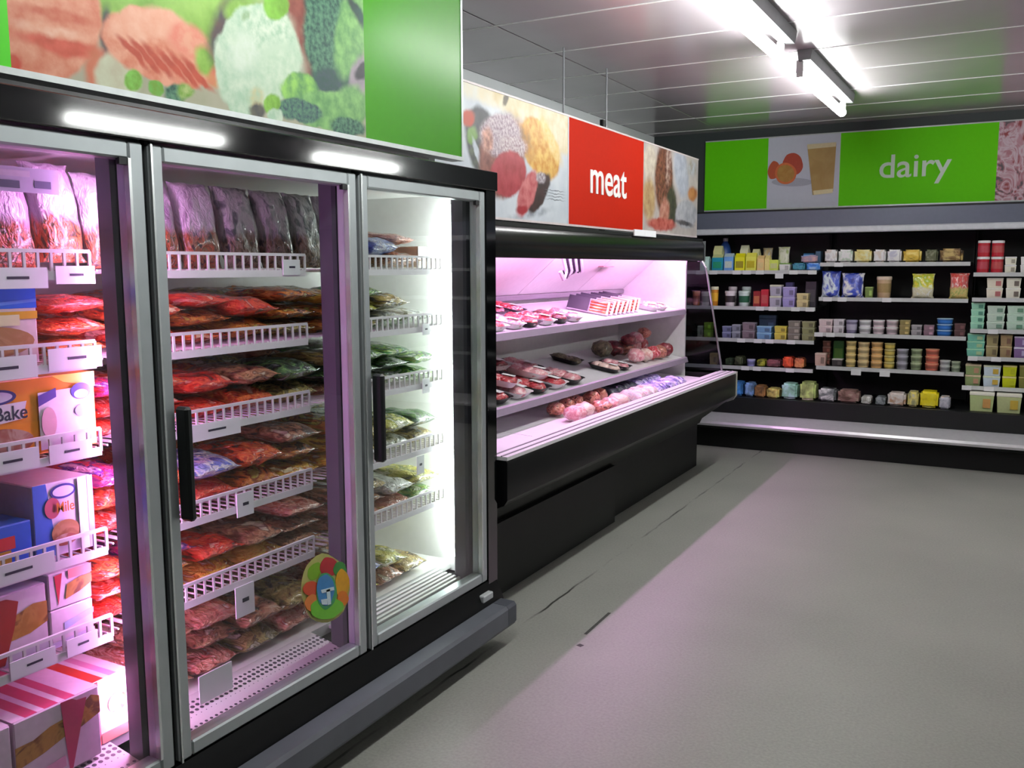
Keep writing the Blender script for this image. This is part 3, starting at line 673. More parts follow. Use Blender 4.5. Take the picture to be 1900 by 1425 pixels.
PAL = {
    'red':        [(120, 20, 18), (214, 44, 30), (232, 84, 54), (196, 36, 28), (240, 170, 150)],
    'red orange': [(110, 34, 22), (214, 74, 36), (236, 120, 60), (190, 60, 36), (236, 190, 160)],
    'orange brown': [(84, 40, 20), (190, 96, 36), (220, 140, 58), (140, 70, 30), (176, 160, 70)],
    'golden':     [(140, 84, 24), (230, 166, 50), (244, 200, 84), (206, 124, 40), (240, 224, 180)],
    'brown':      [(80, 50, 36), (164, 106, 76), (196, 140, 106), (130, 84, 64), (210, 190, 166)],
    'pinkish':    [(136, 66, 54), (216, 136, 114), (234, 172, 150), (190, 100, 78), (240, 220, 210)],
    'purple':     [(70, 30, 90), (170, 44, 120), (220, 64, 76), (100, 54, 150), (230, 190, 220)],
    'blue white': [(70, 84, 180), (160, 170, 230), (230, 234, 240), (110, 124, 210), (120, 120, 140)],
    'green':      [(30, 70, 34), (76, 150, 76), (156, 190, 96), (54, 104, 54), (216, 226, 204)],
    'dark green': [(24, 40, 32), (54, 86, 62), (104, 140, 80), (36, 54, 50), (170, 180, 170)],
    'yellow green': [(84, 94, 30), (190, 190, 66), (224, 216, 120), (130, 140, 54), (232, 230, 200)],
    'olive':      [(74, 60, 36), (150, 128, 70), (190, 170, 100), (110, 96, 56), (216, 206, 174)],
    'yellow':     [(150, 126, 20), (228, 204, 40), (240, 222, 96), (190, 166, 40), (234, 234, 216)],
    'silver':     [(120, 126, 120), (204, 208, 202), (230, 232, 226), (160, 160, 130), (100, 106, 100)],
}
def bagmat(p): return mottle('bag_' + p.replace(' ', '_'), PAL[p], 2.4, 0.24, 0.9, 0.9, 0.7)
SHELFN = ['top shelf', 'second shelf', 'third shelf', 'fourth shelf', 'fifth shelf', 'bottom deck']
DOORN = ['box-filled door', 'sticker door', 'white-lit door']
ORD = ['first', 'second', 'third', 'fourth', 'fifth', 'sixth', 'seventh', 'eighth', 'ninth', 'tenth', 'eleventh', 'twelfth', 'thirteenth', 'fourteenth']
def pile(bi, si, y0, y1, cols, layers, L_=0.30, T=0.058, front=-2.115, back=True, jit=0.12):
    n = len(cols); wcol = (y1 - y0) / n
    z0 = SH[si] + 0.002
    head = (SH[si - 1] - 0.03 if si else 1.89) - z0          # free height under the shelf above
    for c in range(n):
        pal = cols[c] if isinstance(cols[c], (list, tuple)) else [cols[c]]
        lay = layers[c] if isinstance(layers, (list, tuple)) else layers
        for rowi in range(2 if back else 1):
            m_ = lay + (1 if rowi and T * (lay + 1) < 0.19 else 0)
            t0 = min(T * 1.12, (head - 0.03) / m_)
            for l in range(m_):
                p = pal[(l + rowi) % len(pal)]
                pos = 'lone bag' if m_ == 1 else 'bottom' if l == 0 else 'top' if l == m_ - 1 else 'middle' if l == 1 else 'third'
                lb = '%s frozen bag, %s of %s %s stack%s, %s, %s' % (p, pos, ORD[c] if n > 1 else 'the', 'rear' if rowi else 'front', ' from handle' if n > 1 else '', SHELFN[si], DOORN[bi])
                Lb = 0.285 if rowi == 0 else 0.245
                x = front - Lb * 0.5 if rowi == 0 else FB + 0.072 + Lb * 0.5
                if rowi == 0 and m_ > 1 and l == m_ - 1: x += 0.02
                bag('frozen_bag', lb, 'food bag', (x, y0 + wcol * (c + 0.5), z0 + t0 * (0.5 + l)),
                    (Lb, wcol * random.uniform(0.93, 0.955), t0 * random.uniform(0.92, 1.0)), bagmat(p),
                    (random.uniform(-0.03, 0.03), random.uniform(-0.02, 0.04), random.uniform(-0.025, 0.025)))
def upright(bi, si, y, wd, ht, th, m, desc, lean=0.22, front=-2.13, yaw=0.0):
    z = SH[si] + 0.004
    o = bag('frozen_bag', '%s standing on %s, %s' % (desc, SHELFN[si], DOORN[bi]), 'food bag',
        (front - th * 0.5 - math.sin(lean) * ht * 0.5, y, z + ht * 0.5 * math.cos(lean) + th * 0.12), (ht, wd, th), m,
        (0, 0, 0))
    # x(length) -> up, leaning back
    R = Matrix(((-math.sin(lean), 0, math.cos(lean)), (0, 1, 0), (math.cos(lean), 0, math.sin(lean))))
    Rz = Matrix.Rotation(yaw, 3, 'Z')
    o.rotation_euler = (Rz @ R).to_euler()
    return o
def clearbag(name, top, low, split=0.45):
    # Generated z is the bag's thickness, so use X (its length): handled by a rotated ramp
    m = mottle('clear_' + name, top, 2.6, 0.3, 1.2, 0.5, 0.5, low=low, split=split)
    for n in m.node_tree.nodes:
        if n.bl_idname == 'ShaderNodeSeparateXYZ':
            for l in list(n.outputs['Z'].links):
                m.node_tree.links.new(n.outputs['X'], l.to_socket)
    return m
veg = [(70, 60, 40), (190, 90, 40), (210, 120, 80), (90, 90, 50), (220, 190, 170)]
PB1 = clearbag('pale', [(214, 196, 214), (226, 214, 226), (190, 160, 190)], veg, 0.42)
PB2 = clearbag('frost', [(206, 200, 206), (226, 222, 226), (170, 160, 170)], [(80, 70, 50), (180, 100, 60), (160, 130, 90), (70, 60, 60)], 0.40)
PB3 = clearbag('green', [(150, 166, 150), (190, 196, 186), (90, 104, 96)], [(60, 66, 50), (130, 110, 80), (160, 150, 130), (70, 76, 70)], 0.38)

# --- top shelf: bags standing up
for bi_, y, wd, m, ds_, yaw in ((0, 1.22, 0.19, PB2, 'leftmost clear frosted bag of stir fry mix', -0.1), (0, 1.385, 0.19, PB1, 'pale frosted bag of mixed vegetables', 0.0), (0, 1.53, 0.17, PB1, 'pale frosted bag of vegetables by the pink lamp', 0.12),
        (1, 1.68, 0.18, PB2, 'clear frosted bag of stir fry mix', 0.1), (1, 1.84, 0.19, PB1, 'pale pink frosted bag of mixed vegetables', -0.05), (1, 2.00, 0.19, PB2, 'clear frosted bag beside the green printed bags', 0.05), (1, 2.17, 0.2, PB3, 'grey green printed bag of vegetables', 0.15), (1, 2.33, 0.18, PB3, 'grey green printed bag near the dark mullion', -0.1), (2, 2.48, 0.18, PB3, 'grey green printed bag behind the mullion', 0.1), (2, 2.635, 0.17, PB2, 'clear frosted bag beside the blue bag', 0.0)):
    upright(bi_, 0, y, wd * 0.83, 0.262, 0.085, m, ds_.replace('leftmost ', ''), yaw=yaw * 0.3)
bag('frozen_bag', 'blue bag lying on the top shelf behind white-lit end freezer door', 'food bag', (-2.22, 2.83, SH[0] + 0.04), (0.24, 0.2, 0.075), mottle('bag_deep_blue', [(40, 60, 150), (70, 100, 190), (30, 40, 110), (150, 170, 220)], 3, 0.3, 1.5, 0.4, 0.4), (0, 0, 0.1))
bag('frozen_bag', 'brown bag lying on the top shelf behind white-lit end freezer door', 'food bag', (-2.24, 3.0, SH[0] + 0.035), (0.24, 0.2, 0.07), bagmat('brown'), (0, 0, -0.1))
bag('frozen_bag', 'brown bag laid on another on the top shelf behind white-lit end freezer door', 'food bag', (-2.25, 2.99, SH[0] + 0.095), (0.24, 0.19, 0.05), bagmat('pinkish'), (0, 0.05, 0.2))

# --- piles
pile(0, 1, 1.425, 1.625, [['orange brown', 'red orange', 'red']], 3, T=0.07, jit=0.1)
pile(0, 2, 1.565, 1.66, [['red', 'red', 'purple']], 3, T=0.07, jit=0.05)
pile(0, 3, 1.54, 1.66, [['red', 'red orange', 'purple']], 3, T=0.08, jit=0.05)
pile(0, 4, 1.52, 1.66, [['red', 'red', 'red orange']], 3, T=0.07, jit=0.05)
pile(1, 1, 1.67, 2.44, [['red', 'red orange'], ['red orange', 'orange brown', 'red'], ['orange brown', 'red'], ['olive', 'orange brown', 'orange brown']], [2, 3, 2, 3], T=0.068)
pile(1, 2, 1.67, 2.44, [['pinkish', 'red', 'red orange'], ['red', 'red', 'brown'], ['red orange', 'brown'], ['olive', 'dark green']], [3, 2, 2, 2], T=0.07)
pile(1, 3, 1.67, 2.44, [['red', 'red orange', 'purple'], ['red', 'blue white'], ['orange brown', 'red orange'], ['golden', 'orange brown', 'brown']], [2, 2, 2, 3], T=0.076)
pile(1, 4, 1.67, 2.44, [['golden', 'golden', 'purple'], ['golden', 'red', 'pinkish'], ['golden', 'brown'], ['brown', 'brown', 'pinkish']], [3, 2, 2, 3], T=0.064)
pile(1, 5, 1.67, 2.44, [['brown', 'pinkish'], ['pinkish', 'brown'], ['olive', 'brown'], ['pinkish', 'olive']], [3, 3, 2, 2], front=-2.135, T=0.082)
pile(2, 1, 2.46, 3.16, [['orange brown', 'orange brown', 'golden'], ['olive', 'yellow green', 'green'], ['silver', 'olive'], ['silver']], [3, 3, 2, 1], T=0.064)
pile(2, 2, 2.46, 3.18, [['brown', 'dark green', 'olive'], ['dark green', 'dark green', 'green'], ['silver', 'dark green', 'green'], ['green', 'green']], [3, 3, 3, 2], T=0.058)
pile(2, 3, 2.46, 3.18, [['golden', 'golden', 'orange brown'], ['olive', 'olive'], ['silver', 'yellow green'], ['olive', 'dark green']], [3, 2, 2, 2], T=0.068)
pile(2, 4, 2.46, 3.18, [['brown', 'pinkish', 'brown'], ['pinkish', 'brown', 'olive'], ['pinkish', 'silver'], ['green', 'yellow green']], [3, 3, 2, 2], T=0.062)
pile(2, 5, 2.46, 3.14, [['brown', 'pinkish', 'brown'], ['yellow', 'blue white'], ['brown', 'yellow green'], ['olive']], [3, 2, 2, 1], front=-2.14, T=0.072)

# ------------------------------------------------------------------ boxes behind the first door
def carton(name, label, cat, xf, dep, y0, y1, z0, z1, rgb, prints=(), top=None, group=None):
    t = thing(name, label, cat, ((xf - dep / 2), (y0 + y1) / 2, z0), group)
    BB(xf - dep, xf, y0, y1, z0, z1, 0.003).build('carton', flat(rgb, 0.35, 0.3), t)
    lv = 0
    for pr in prints:
        lv += 1
        kind, col = pr[0], pr[1]
        m = col if not isinstance(col, tuple) else flat(col, 0.35, 0.3)
        P3 = lambda u, v: (xf, y0 + (y1 - y0) * u, z0 + (z1 - z0) * v)
        if kind == 'poly': pts = [P3(u, v) for u, v in pr[2]]
        elif kind == 'ell':
            cu, cv, ru, rv = pr[2]; pts = [P3(cu + ru * math.cos(q * math.pi / 12), cv + rv * math.sin(q * math.pi / 12)) for q in range(24)]
        elif kind == 'rect':
            u0, v0_, u1, v1 = pr[2]; pts = [P3(u0, v0_), (P3(u1, v0_)), P3(u1, v1), P3(u0, v1)]
        elif kind == 'text':
            u0, v0_, u1, v1 = pr[2]
            lettering(pr[3], t, Vector(P3(u0, v0_)) + Vector((0.0006 * lv, 0, 0)), (0, 1, 0), (0, 0, 1), (1, 0, 0), (y1 - y0) * (u1 - u0), (z1 - z0) * (v1 - v0_), m, 'printed_word', 0.01, 0.0006)
            continue
        poly_print(t, pts, m, 0, xf + 0.0006 * lv, 1, 'printed_shape', 0.0006)
    if top:
        for q, (a, b_, c) in enumerate(top):
            B(xf - dep * 0.98, xf - 0.004, y0 + (y1 - y0) * a, y0 + (y1 - y0) * b_, z1, z1 + 0.0008).build('printed_stripe', flat(c, 0.35, 0.3), t)
    return t
pastry = food('pastry', [(196, 140, 80), (214, 160, 110), (170, 110, 60)], 14)
fries = food('fries', [(206, 140, 50), (226, 160, 70), (150, 90, 40)], 20)
cream = food('cream_swirl', [(206, 150, 120), (226, 190, 170), (190, 110, 90)], 16)
OX = -2.106
carton('pastry_box', 'blue and yellow box of pastries on the second shelf of the freezer', 'food box', OX, 0.2, 1.17, 1.405, 1.373, 1.560, (216, 200, 196),
    [('rect', (30, 96, 206), (0, 0.72, 1, 1)), ('poly', (90, 140, 220), [(0, 0.70), (1, 0.80), (1, 0.84), (0, 0.75)]), ('rect', (206, 160, 30), (0, 0.58, 1, 0.68)), ('ell', pastry, (0.45, 0.3, 0.5, 0.2)), ('rect', (220, 216, 170), (0.5, 0.5, 0.8, 0.64)), ('rect', (206, 60, 60), (0.0, 0.8, 0.12, 0.95))])
carton('dessert_box', 'wide orange box with oval logo and cup picture on the third freezer shelf', 'food box', OX, 0.22, 1.145, 1.553, 1.143, 1.336, (236, 150, 40),
    [('poly', (240, 214, 80), [(0.7, 1), (1, 1), (1, 0.8), (0.78, 0.9)]), ('ell', (66, 60, 130), (0.33, 0.80, 0.14, 0.10)), ('ell', (216, 206, 230), (0.33, 0.80, 0.115, 0.07)),
     ('poly', (232, 222, 232), [(0.26, 0.45), (0.5, 0.5), (0.53, 0.72), (0.30, 0.7)]), ('text', (50, 46, 70), (0.33, 0.50, 0.53, 0.68), 'Bake'),
     ('ell', cream, (0.32, 0.22, 0.24, 0.19)),
     ('poly', (236, 226, 236), [(0.60, 0.05), (0.98, 0.08), (0.98, 0.82), (0.60, 0.80)]), ('poly', (96, 80, 160), [(0.60, 0.62), (0.72, 0.72), (0.72, 0.84), (0.60, 0.76)]), ('ell', (80, 80, 170), (0.89, 0.76, 0.07, 0.11)), ('ell', (226, 230, 246), (0.89, 0.72, 0.05, 0.06)), ('ell', (176, 186, 220), (0.89, 0.5, 0.05, 0.08)), ('ell', (226, 180, 190), (0.66, 0.4, 0.05, 0.2))])
carton('pastry_box', 'tall white and blue box with oval logo on the fourth freezer shelf', 'food box', OX, 0.2, 1.36, 1.525, 0.873, 1.065, (226, 216, 236),
    [('poly', (70, 110, 206), [(0, 0), (0.35, 0.02), (0.22, 1), (0, 1)]), ('ell', (60, 60, 140), (0.5, 0.86, 0.22, 0.1)), ('ell', (220, 216, 236), (0.5, 0.86, 0.18, 0.07)), ('ell', (190, 90, 110), (0.3, 0.66, 0.13, 0.14)), ('ell', pastry, (0.5, 0.3, 0.24, 0.17)), ('ell', cream, (0.48, 0.2, 0.2, 0.08)), ('poly', (240, 236, 244), [(0.74, 0), (0.9, 0), (0.9, 1), (0.74, 1)]), ('rect', (160, 180, 226), (0.9, 0, 1, 1)), ('text', (206, 120, 40), (0.36, 0.58, 0.66, 0.72), 'Mile')])
carton('pastry_box', 'low blue box with red band on the fourth freezer shelf', 'food box', OX, 0.2, 1.15, 1.352, 0.873, 0.985, (52, 96, 206),
    [('rect', (206, 50, 60), (0, 0.46, 0.78, 0.74)), ('rect', (196, 150, 50), (0, 0, 0.72, 0.44))])
vee = (206, 46, 70)
for nm, (y0_, y1_, z0_, z1_), lb in (('u', (1.385, 1.508, 0.735, 0.83), 'pale pink box with red wedge lying on another on the fifth shelf of the freezer'),
                                     ('l', (1.385, 1.508, 0.634, 0.733), 'white box under the red wedge box on the fifth shelf of the freezer')):
    carton('pastry_box', lb, 'food box', OX, 0.2, y0_, y1_, z0_, z1_, (236, 216, 232),
        [('poly', vee, [(0.14, 0.92), (0.32, 0.95), (0.2, 0.1)]), ('poly', fries, [(0.36, 0.2), (0.7, 0.3), (1.0, 0.46), (1.0, 0.72), (0.7, 0.7), (0.42, 0.6)]), ('rect', (226, 150, 150), (0.45, 0.74, 1, 1))] if nm == 'u' else
        [('poly', (190, 200, 236), [(0.3, 0.4), (1, 0.6), (1, 0.75), (0.3, 0.6)]), ('poly', (214, 206, 232), [(0, 0), (1, 0), (1, 0.2), (0, 0.15)])])
carton('pastry_box', 'large pink box with deep red cone on the fifth shelf of the freezer', 'food box', OX, 0.24, 1.13, 1.378, 0.634, 0.815, (226, 206, 222),
    [('poly', fries, [(0.6, 0.34), (0.8, 0.36), (1, 0.45), (1, 0.74), (0.85, 0.76), (0.64, 0.66)]), ('poly', (170, 36, 36), [(0.36, 0.95), (0.58, 0.94), (0.70, 0.86), (0.64, 0.5), (0.52, 0.04), (0.3, 0.04)]), ('poly', (214, 206, 226), [(0.5, 0), (1, 0), (1, 0.2), (0.6, 0.22)])])
strip = [(0.0, 0.14, (236, 210, 226)), (0.14, 0.28, (206, 70, 110)), (0.28, 0.36, (236, 210, 226)), (0.36, 0.52, (206, 70, 110)), (0.52, 0.6, (240, 220, 232)), (0.6, 0.72, (206, 80, 120)), (0.72, 1.0, (240, 220, 232))]
carton('pastry_box', 'large striped pink box with hanging red cone on the bottom deck of the freezer', 'food box', -2.06, 0.36, 1.24, 1.475, 0.32, 0.51, (232, 206, 224),
    [('poly', fries, [(0.0, 0.36), (0.3, 0.42), (0.6, 0.52), (0.6, 0.76), (0.4, 0.74), (0.2, 0.66), (0.0, 0.66)]), ('poly', fries, [(0.66, 0.5), (1.0, 0.62), (1.0, 0.86), (0.9, 0.92), (0.72, 0.8)]), ('poly', (196, 50, 100), [(0.53, 1.0), (0.66, 0.99), (0.72, 0.94), (0.84, 0.92), (0.74, 0.5), (0.63, 0.02), (0.59, 0.02), (0.56, 0.5)]), ('poly', (226, 160, 190), [(0.2, 0.05), (0.55, 0.1), (0.55, 0.25), (0.2, 0.2)])], strip)
carton('pastry_box', 'white box with red edge beside the striped box on the bottom deck of the freezer', 'food box', -2.10, 0.36, 1.482, 1.60, 0.32, 0.50, (240, 234, 228),
    [('poly', (206, 60, 46), [(0.0, 0), (0.18, 0), (0.16, 1), (0.0, 1)]), ('ell', fries, (0.65, 0.55, 0.25, 0.16)), ('rect', (232, 150, 130), (0.2, 0.0, 1, 0.16))], [(0.0, 0.35, (206, 60, 50)), (0.35, 0.5, (240, 220, 232)), (0.5, 0.7, (226, 150, 190)), (0.7, 1.0, (240, 220, 232))])
carton('pastry_box', 'large pink box with red edge standing past the striped box on the bottom deck', 'food box', -2.06, 0.36, 0.98, 1.232, 0.32, 0.51, (232, 206, 224),
    [('poly', fries, [(0.0, 0.3), (0.5, 0.4), (0.5, 0.7), (0.0, 0.64)]), ('poly', (190, 50, 46), [(0.5, 1.0), (0.82, 0.97), (0.7, 0.5), (0.62, 0.02), (0.5, 0.02)])], strip)
carton('pastry_box', 'small white carton on the top shelf behind white-lit end freezer door', 'food box', -2.14, 0.15, 3.105, 3.17, 1.603, 1.69, (226, 220, 206),
    [('rect', (220, 190, 150), (0.1, 0.1, 0.9, 0.4))])

# ================================================================== MEAT CASE
MY0, MY1 = 3.36, 7.06
mc = thing('meat_display_case', 'open black meat display case with white shelves under pink light', 'display case', (-2.4, 5.2, 0))
LILAC = mat('white_case_metal', (226, 224, 228), 0.3, var=0.03)
GREYRAIL = mat('grey_rail', (132, 131, 136), 0.35, metal=0.25, var=0.04)
# black front: bumper, sloping panel, kick plates
MB().prism([(-1.99, 0.775), (-1.874, 0.775), (-1.868, 0.765), (-1.868, 0.60), (-1.885, 0.575), (-1.93, 0.555), (-1.99, 0.60)], 1, MY0, MY1).build('bumper', BLACKS, mc)
MB().prism([(-1.935, 0.552), (-2.13, 0.40), (-2.15, 0.36), (-2.22, 0.36), (-2.22, 0.60), (-1.992, 0.602)], 1, MY0, MY1 - 0.01).build('lower_panel', BLACKM, mc)
B(-2.22, -2.118, MY0, 5.20, 0.012, 0.375).build('kick_plate', BLACKM, mc)
B(-2.22, -2.165, 5.215, MY1 - 0.02, 0.012, 0.37).build('kick_plate', BLACKM, mc)
B(-2.95, -2.22, MY0 + 0.02, MY1 - 0.03, 0.0, 0.36).build('plinth', BLACKM, mc)
# white ledge with two beads
B(-1.995, -1.868, MY0, MY1, 0.776, 0.792).build('ledge', LILAC, mc)
MB().box(-1.900, -1.893, MY0, MY1, 0.792, 0.796).box(-1.945, -1.938, MY0, MY1, 0.792, 0.796).build('ledge_bead', GREYRAIL, mc)
# well and deck plates
B(-2.95, -1.995, MY0, MY1 - 0.03, 0.605, 0.66).build('well', LINER, mc)
B(-2.02, -1.996, MY0, MY1 - 0.03, 0.66, 0.785).build('well_front', LILAC, mc)
n = 5
for q in range(n):
    a = MY0 + 0.02 + (MY1 - 0.11 - MY0) * q / n; b2 = MY0 + 0.02 + (MY1 - 0.11 - MY0) * (q + 1) / n
    MB().prism([(-2.03, 0.735), (-2.82, 0.775), (-2.82, 0.76), (-2.03, 0.72)], 1, a + 0.003, b2 - 0.003).build('deck_plate', LILAC, mc)
# back wall, sloping reflector in three panels, top
B(-2.95, -2.84, MY0, MY1 - 0.02, 0.66, 1.80).build('back_panel', LINER, mc)
n = 4
for q in range(n):
    a = MY0 + (MY1 - 0.06 - MY0) * q / n; b2 = MY0 + (MY1 - 0.06 - MY0) * (q + 1) / n
    MB().prism([(-2.838, 1.43), (-2.80, 1.43), (-2.38, 1.79), (-2.40, 1.80), (-2.838, 1.80)], 1, a + 0.004, b2 - 0.004).build('reflector_panel', LINER, mc)
MB().bbox(-2.838, -2.79, MY0, MY1 - 0.06, 1.395, 1.428, 0.006).build('reflector_rail', GREYRAIL, mc)
B(-2.95, -2.16, MY0, MY1, 1.802, 1.822).build('top_panel', BLACKM, mc)
# canopy
MB().prism([(-2.19, 1.655), (-2.152, 1.650), (-2.146, 1.66), (-2.146, 1.775), (-2.16, 1.80), (-2.19, 1.80)], 1, MY0, MY1).build('canopy', mat('canopy_black', (10, 12, 12), 0.22, var=0.0, spec=0.4), mc)
B(-2.20, -2.14, MY1, MY1 + 0.012, 1.645, 1.805).build('canopy_end', mat('canopy_cap', (110, 116, 116), 0.4), mc)
BB(-2.155, -2.145, 5.55, 5.95, 1.803, 1.845, 0.002).build('notice_card', TAGW, mc)
B(-2.60, -2.55, 6.0, 6.2, 1.605, 1.613).build('notice_card', mat('brown_card', (150, 110, 110)), mc)
# pink tubes
for a, b2 in ((3.45, 4.60), (4.68, 5.83), (5.91, 6.98)):
    MB().tube((-2.245, a, 1.735), (-2.245, b2, 1.735), 0.015, 10).build('lamp_tube', emit('meat_pink_tube', (1.0, 0.48, 0.98), PINK_MEAT), mc)
MB().box(-2.30, -2.205, MY0, MY1 - 0.03, 1.77, 1.80).build('lamp_batten', LINER, mc)
# ends
B(-2.95, -2.275, MY1 - 0.055, MY1 - 0.02, 0.66, 1.80).build('end_wall', LINER, mc)
MB().prism([(-2.95, 0.36), (-2.22, 0.36), (-1.995, 0.62), (-1.995, 0.79), (-2.275, 0.79), (-2.275, 1.80), (-2.95, 1.80)], 1, MY0 - 0.02, MY0 - 0.002).build('end_wall', LINER, mc)
eg = MB().prism([(-2.272, 0.795), (-1.975, 0.795), (-2.12, 1.60), (-2.15, 1.645), (-2.272, 1.645)], 1, MY1 - 0.036, MY1 - 0.030).build('end_glass', glass('smoked_end_glass', (0.55, 0.56, 0.60), 0.8), mc)
MB().tube((-1.972, MY1 - 0.033, 0.795), (-2.118, MY1 - 0.033, 1.60), 0.008, 8).tube((-2.118, MY1 - 0.033, 1.60), (-2.15, MY1 - 0.033, 1.65), 0.008, 8).build('glass_trim', STEEL, mc)
MB().prism([(-1.872, 0.79), (-1.860, 0.79), (-1.860, 0.60), (-1.885, 0.565), (-1.935, 0.545), (-1.93, 0.56), (-1.89, 0.58), (-1.872, 0.61)], 1, MY1, MY1 + 0.012).build('end_trim', mat('end_trim', (196, 196, 186), 0.35), mc)
MB().prism([(-2.9, 0.02), (-2.19, 0.02), (-2.19, 0.37), (-1.94, 0.55), (-1.875, 0.60), (-1.875, 0.77), (-2.9, 0.77)], 1, MY1 - 0.02, MY1).build('end_panel', BLACKM, mc)
# shelves
SLOPE = math.atan2(0.10, 0.53)
MSH = [(-2.285, 1.265), (-2.262, 0.885)]
for (xf, zf) in MSH:
    s_ = MB().prism([(xf, zf), (xf - 0.53, zf + 0.10), (xf - 0.53, zf + 0.088), (xf, zf - 0.012)], 1, MY0 + 0.01, MY1 - 0.065).build('shelf', LILAC, mc)
    MB().prism([(xf + 0.002, zf + 0.012), (xf + 0.016, zf + 0.006), (xf + 0.026, zf - 0.030), (xf + 0.014, zf - 0.034), (xf + 0.002, zf - 0.012)], 1, MY0 + 0.01, MY1 - 0.065).build('price_rail', GREYRAIL, s_)
    for y in (4.0, 5.2, 6.4):
        MB().prism([(xf - 0.03, zf - 0.014), (xf - 0.53, zf + 0.086), (xf - 0.53, zf + 0.0), (xf - 0.4, zf + 0.02)], 1, y - 0.012, y + 0.012).build('shelf_bracket', GREYRAIL, s_)

# --- meat packs
def tray_mesh():
    mb = MB(); 
    def ring(hx, hy, z, r=0.03):
        out = []
        for cx, cy, a0 in ((hx - r, hy - r, 0), (-hx + r, hy - r, 90), (-hx + r, -hy + r, 180), (hx - r, -hy + r, 270)):
            for q in range(4):
                t = math.radians(a0 + q * 30); out.append((cx + r * math.cos(t), cy + r * math.sin(t), z))
        return out
    rs = [ring(0.085, 0.055, 0.0), ring(0.105, 0.072, 0.028), ring(0.110, 0.077, 0.030), ring(0.103, 0.070, 0.027), ring(0.085, 0.055, 0.006)]
    V = sum(rs, []); n_ = 16; Fc = [tuple(range(n_ - 1, -1, -1)), tuple(range(4 * n_, 5 * n_))]
    for k_ in range(4):
        for i in range(n_): Fc.append((k_ * n_ + i, k_ * n_ + (i + 1) % n_, (k_ + 1) * n_ + (i + 1) % n_, (k_ + 1) * n_ + i))
    mb.add(V, Fc); return mb.mesh('foam_tray')
def lump_mesh(name, seed, amp=0.22, nu=14, nv=9, flatb=0.75):
    mb = MB(); V = [(0, 0, -0.5)]; Fc = []
    for j in range(1, nv):
        th = math.pi * j / nv - math.pi / 2
        for i in range(nu):
            ph = 2 * math.pi * i / nu
            v = Vector((math.cos(th) * math.cos(ph), math.cos(th) * math.sin(ph), math.sin(th)))
            r = 0.5 * (1 + amp * mnoise.noise(v * 1.7 + Vector((seed * 5.3, 0, 0))) + amp * 0.5 * mnoise.noise(v * 4 + Vector((0, seed * 3.1, 0))))
            p = v * r; V.append((p.x, p.y, max(p.z, -0.5 * flatb)))
    V.append((0, 0, 0.5)); N_ = len(V) - 1
    for i in range(nu):
        Fc.append((0, 1 + (i + 1) % nu, 1 + i)); Fc.append((N_, N_ - nu + i, N_ - nu + (i + 1) % nu))
    for j in range(nv - 2):
        for i in range(nu):
            a = 1 + j * nu + i; b_ = 1 + j * nu + (i + 1) % nu
            Fc.append((a, b_, b_ + nu, a + nu))
    V = unit(V)
    mb.add(V, Fc); return mb.mesh(name, sharp=80)
TRAY = tray_mesh(); LUMPS = [lump_mesh('meat_piece', s) for s in range(5)]
for me in LUMPS: me.materials.append(WHITE)
TRAY.materials.append(WHITE)
LABM = B(-0.03, 0.03, -0.02, 0.02, 0, 0.0006).mesh('pack_label'); LABM.materials.append(TAGW)
foam_w = mat('foam_white', (230, 226, 228), 0.5); foam_b = mat('foam_black', (28, 24, 28), 0.35)
def meatmat(nm, cols, sc=3.0): return mottle('meat_' + nm, cols, sc, 0.3, 1.2, 0.35, 0.5)
MEAT = {
    'red beef': meatmat('beef', [(130, 24, 34), (186, 44, 56), (206, 84, 90), (236, 206, 206)]),
    'pink pork': meatmat('pork', [(206, 120, 130), (226, 160, 166), (240, 214, 214)]),
    'dark red steak': meatmat('dark', [(70, 16, 26), (120, 30, 40), (160, 60, 66)]),
    'pale chicken': meatmat('chicken', [(226, 190, 180), (236, 210, 200), (214, 160, 150)]),
    'brown ham': meatmat('ham', [(110, 50, 40), (170, 90, 70), (206, 140, 120), (90, 40, 36)]),
    'olive sausage': meatmat('olive', [(60, 54, 40), (110, 100, 70), (150, 140, 110)]),
}
def child(name, me, parent, loc, scale, m, rot=(0, 0, 0)):
    o = bpy.data.objects.new(name, me); COL.objects.link(o); o.parent = parent; o.location = loc; o.scale = scale; o.rotation_euler = rot
    o.material_slots[0].link = 'OBJECT'; o.material_slots[0].material = m
    return o
def meat_tray(loc, rot, kind, black, where, pieces=3, sc=1.0):
    t = thing('meat_tray', '%s in a %s foam tray, %s' % (kind, 'black' if black else 'white', where), 'meat pack', loc)
    t.rotation_euler = rot; t.scale = (sc, sc, sc)
    child('tray', TRAY, t, (0, 0, 0), (1, 1, 1), foam_b if black else foam_w)
    for q in range(pieces):
        child('meat_piece', random.choice(LUMPS), t, (-0.055 + 0.11 * (q / max(1, pieces - 1)) if pieces > 1 else 0, random.uniform(-0.01, 0.01), 0.024), (0.15 / pieces + 0.04, 0.115, 0.05), MEAT[kind], (0, 0, random.uniform(-0.4, 0.4)))
    child('pack_label', LABM, t, (0.055, random.uniform(-0.02, 0.02), 0.0505), (1, 1, 1), TAGW)
    return t
def shelf_point(si, x, y, dz=0.002):
    xf, zf = MSH[si]
    return (x, y, zf + (xf - x) * (0.10 / 0.53) + dz)
UPN, LWN, DKN = 'upper meat case shelf', 'lower meat case shelf', 'meat case deck'
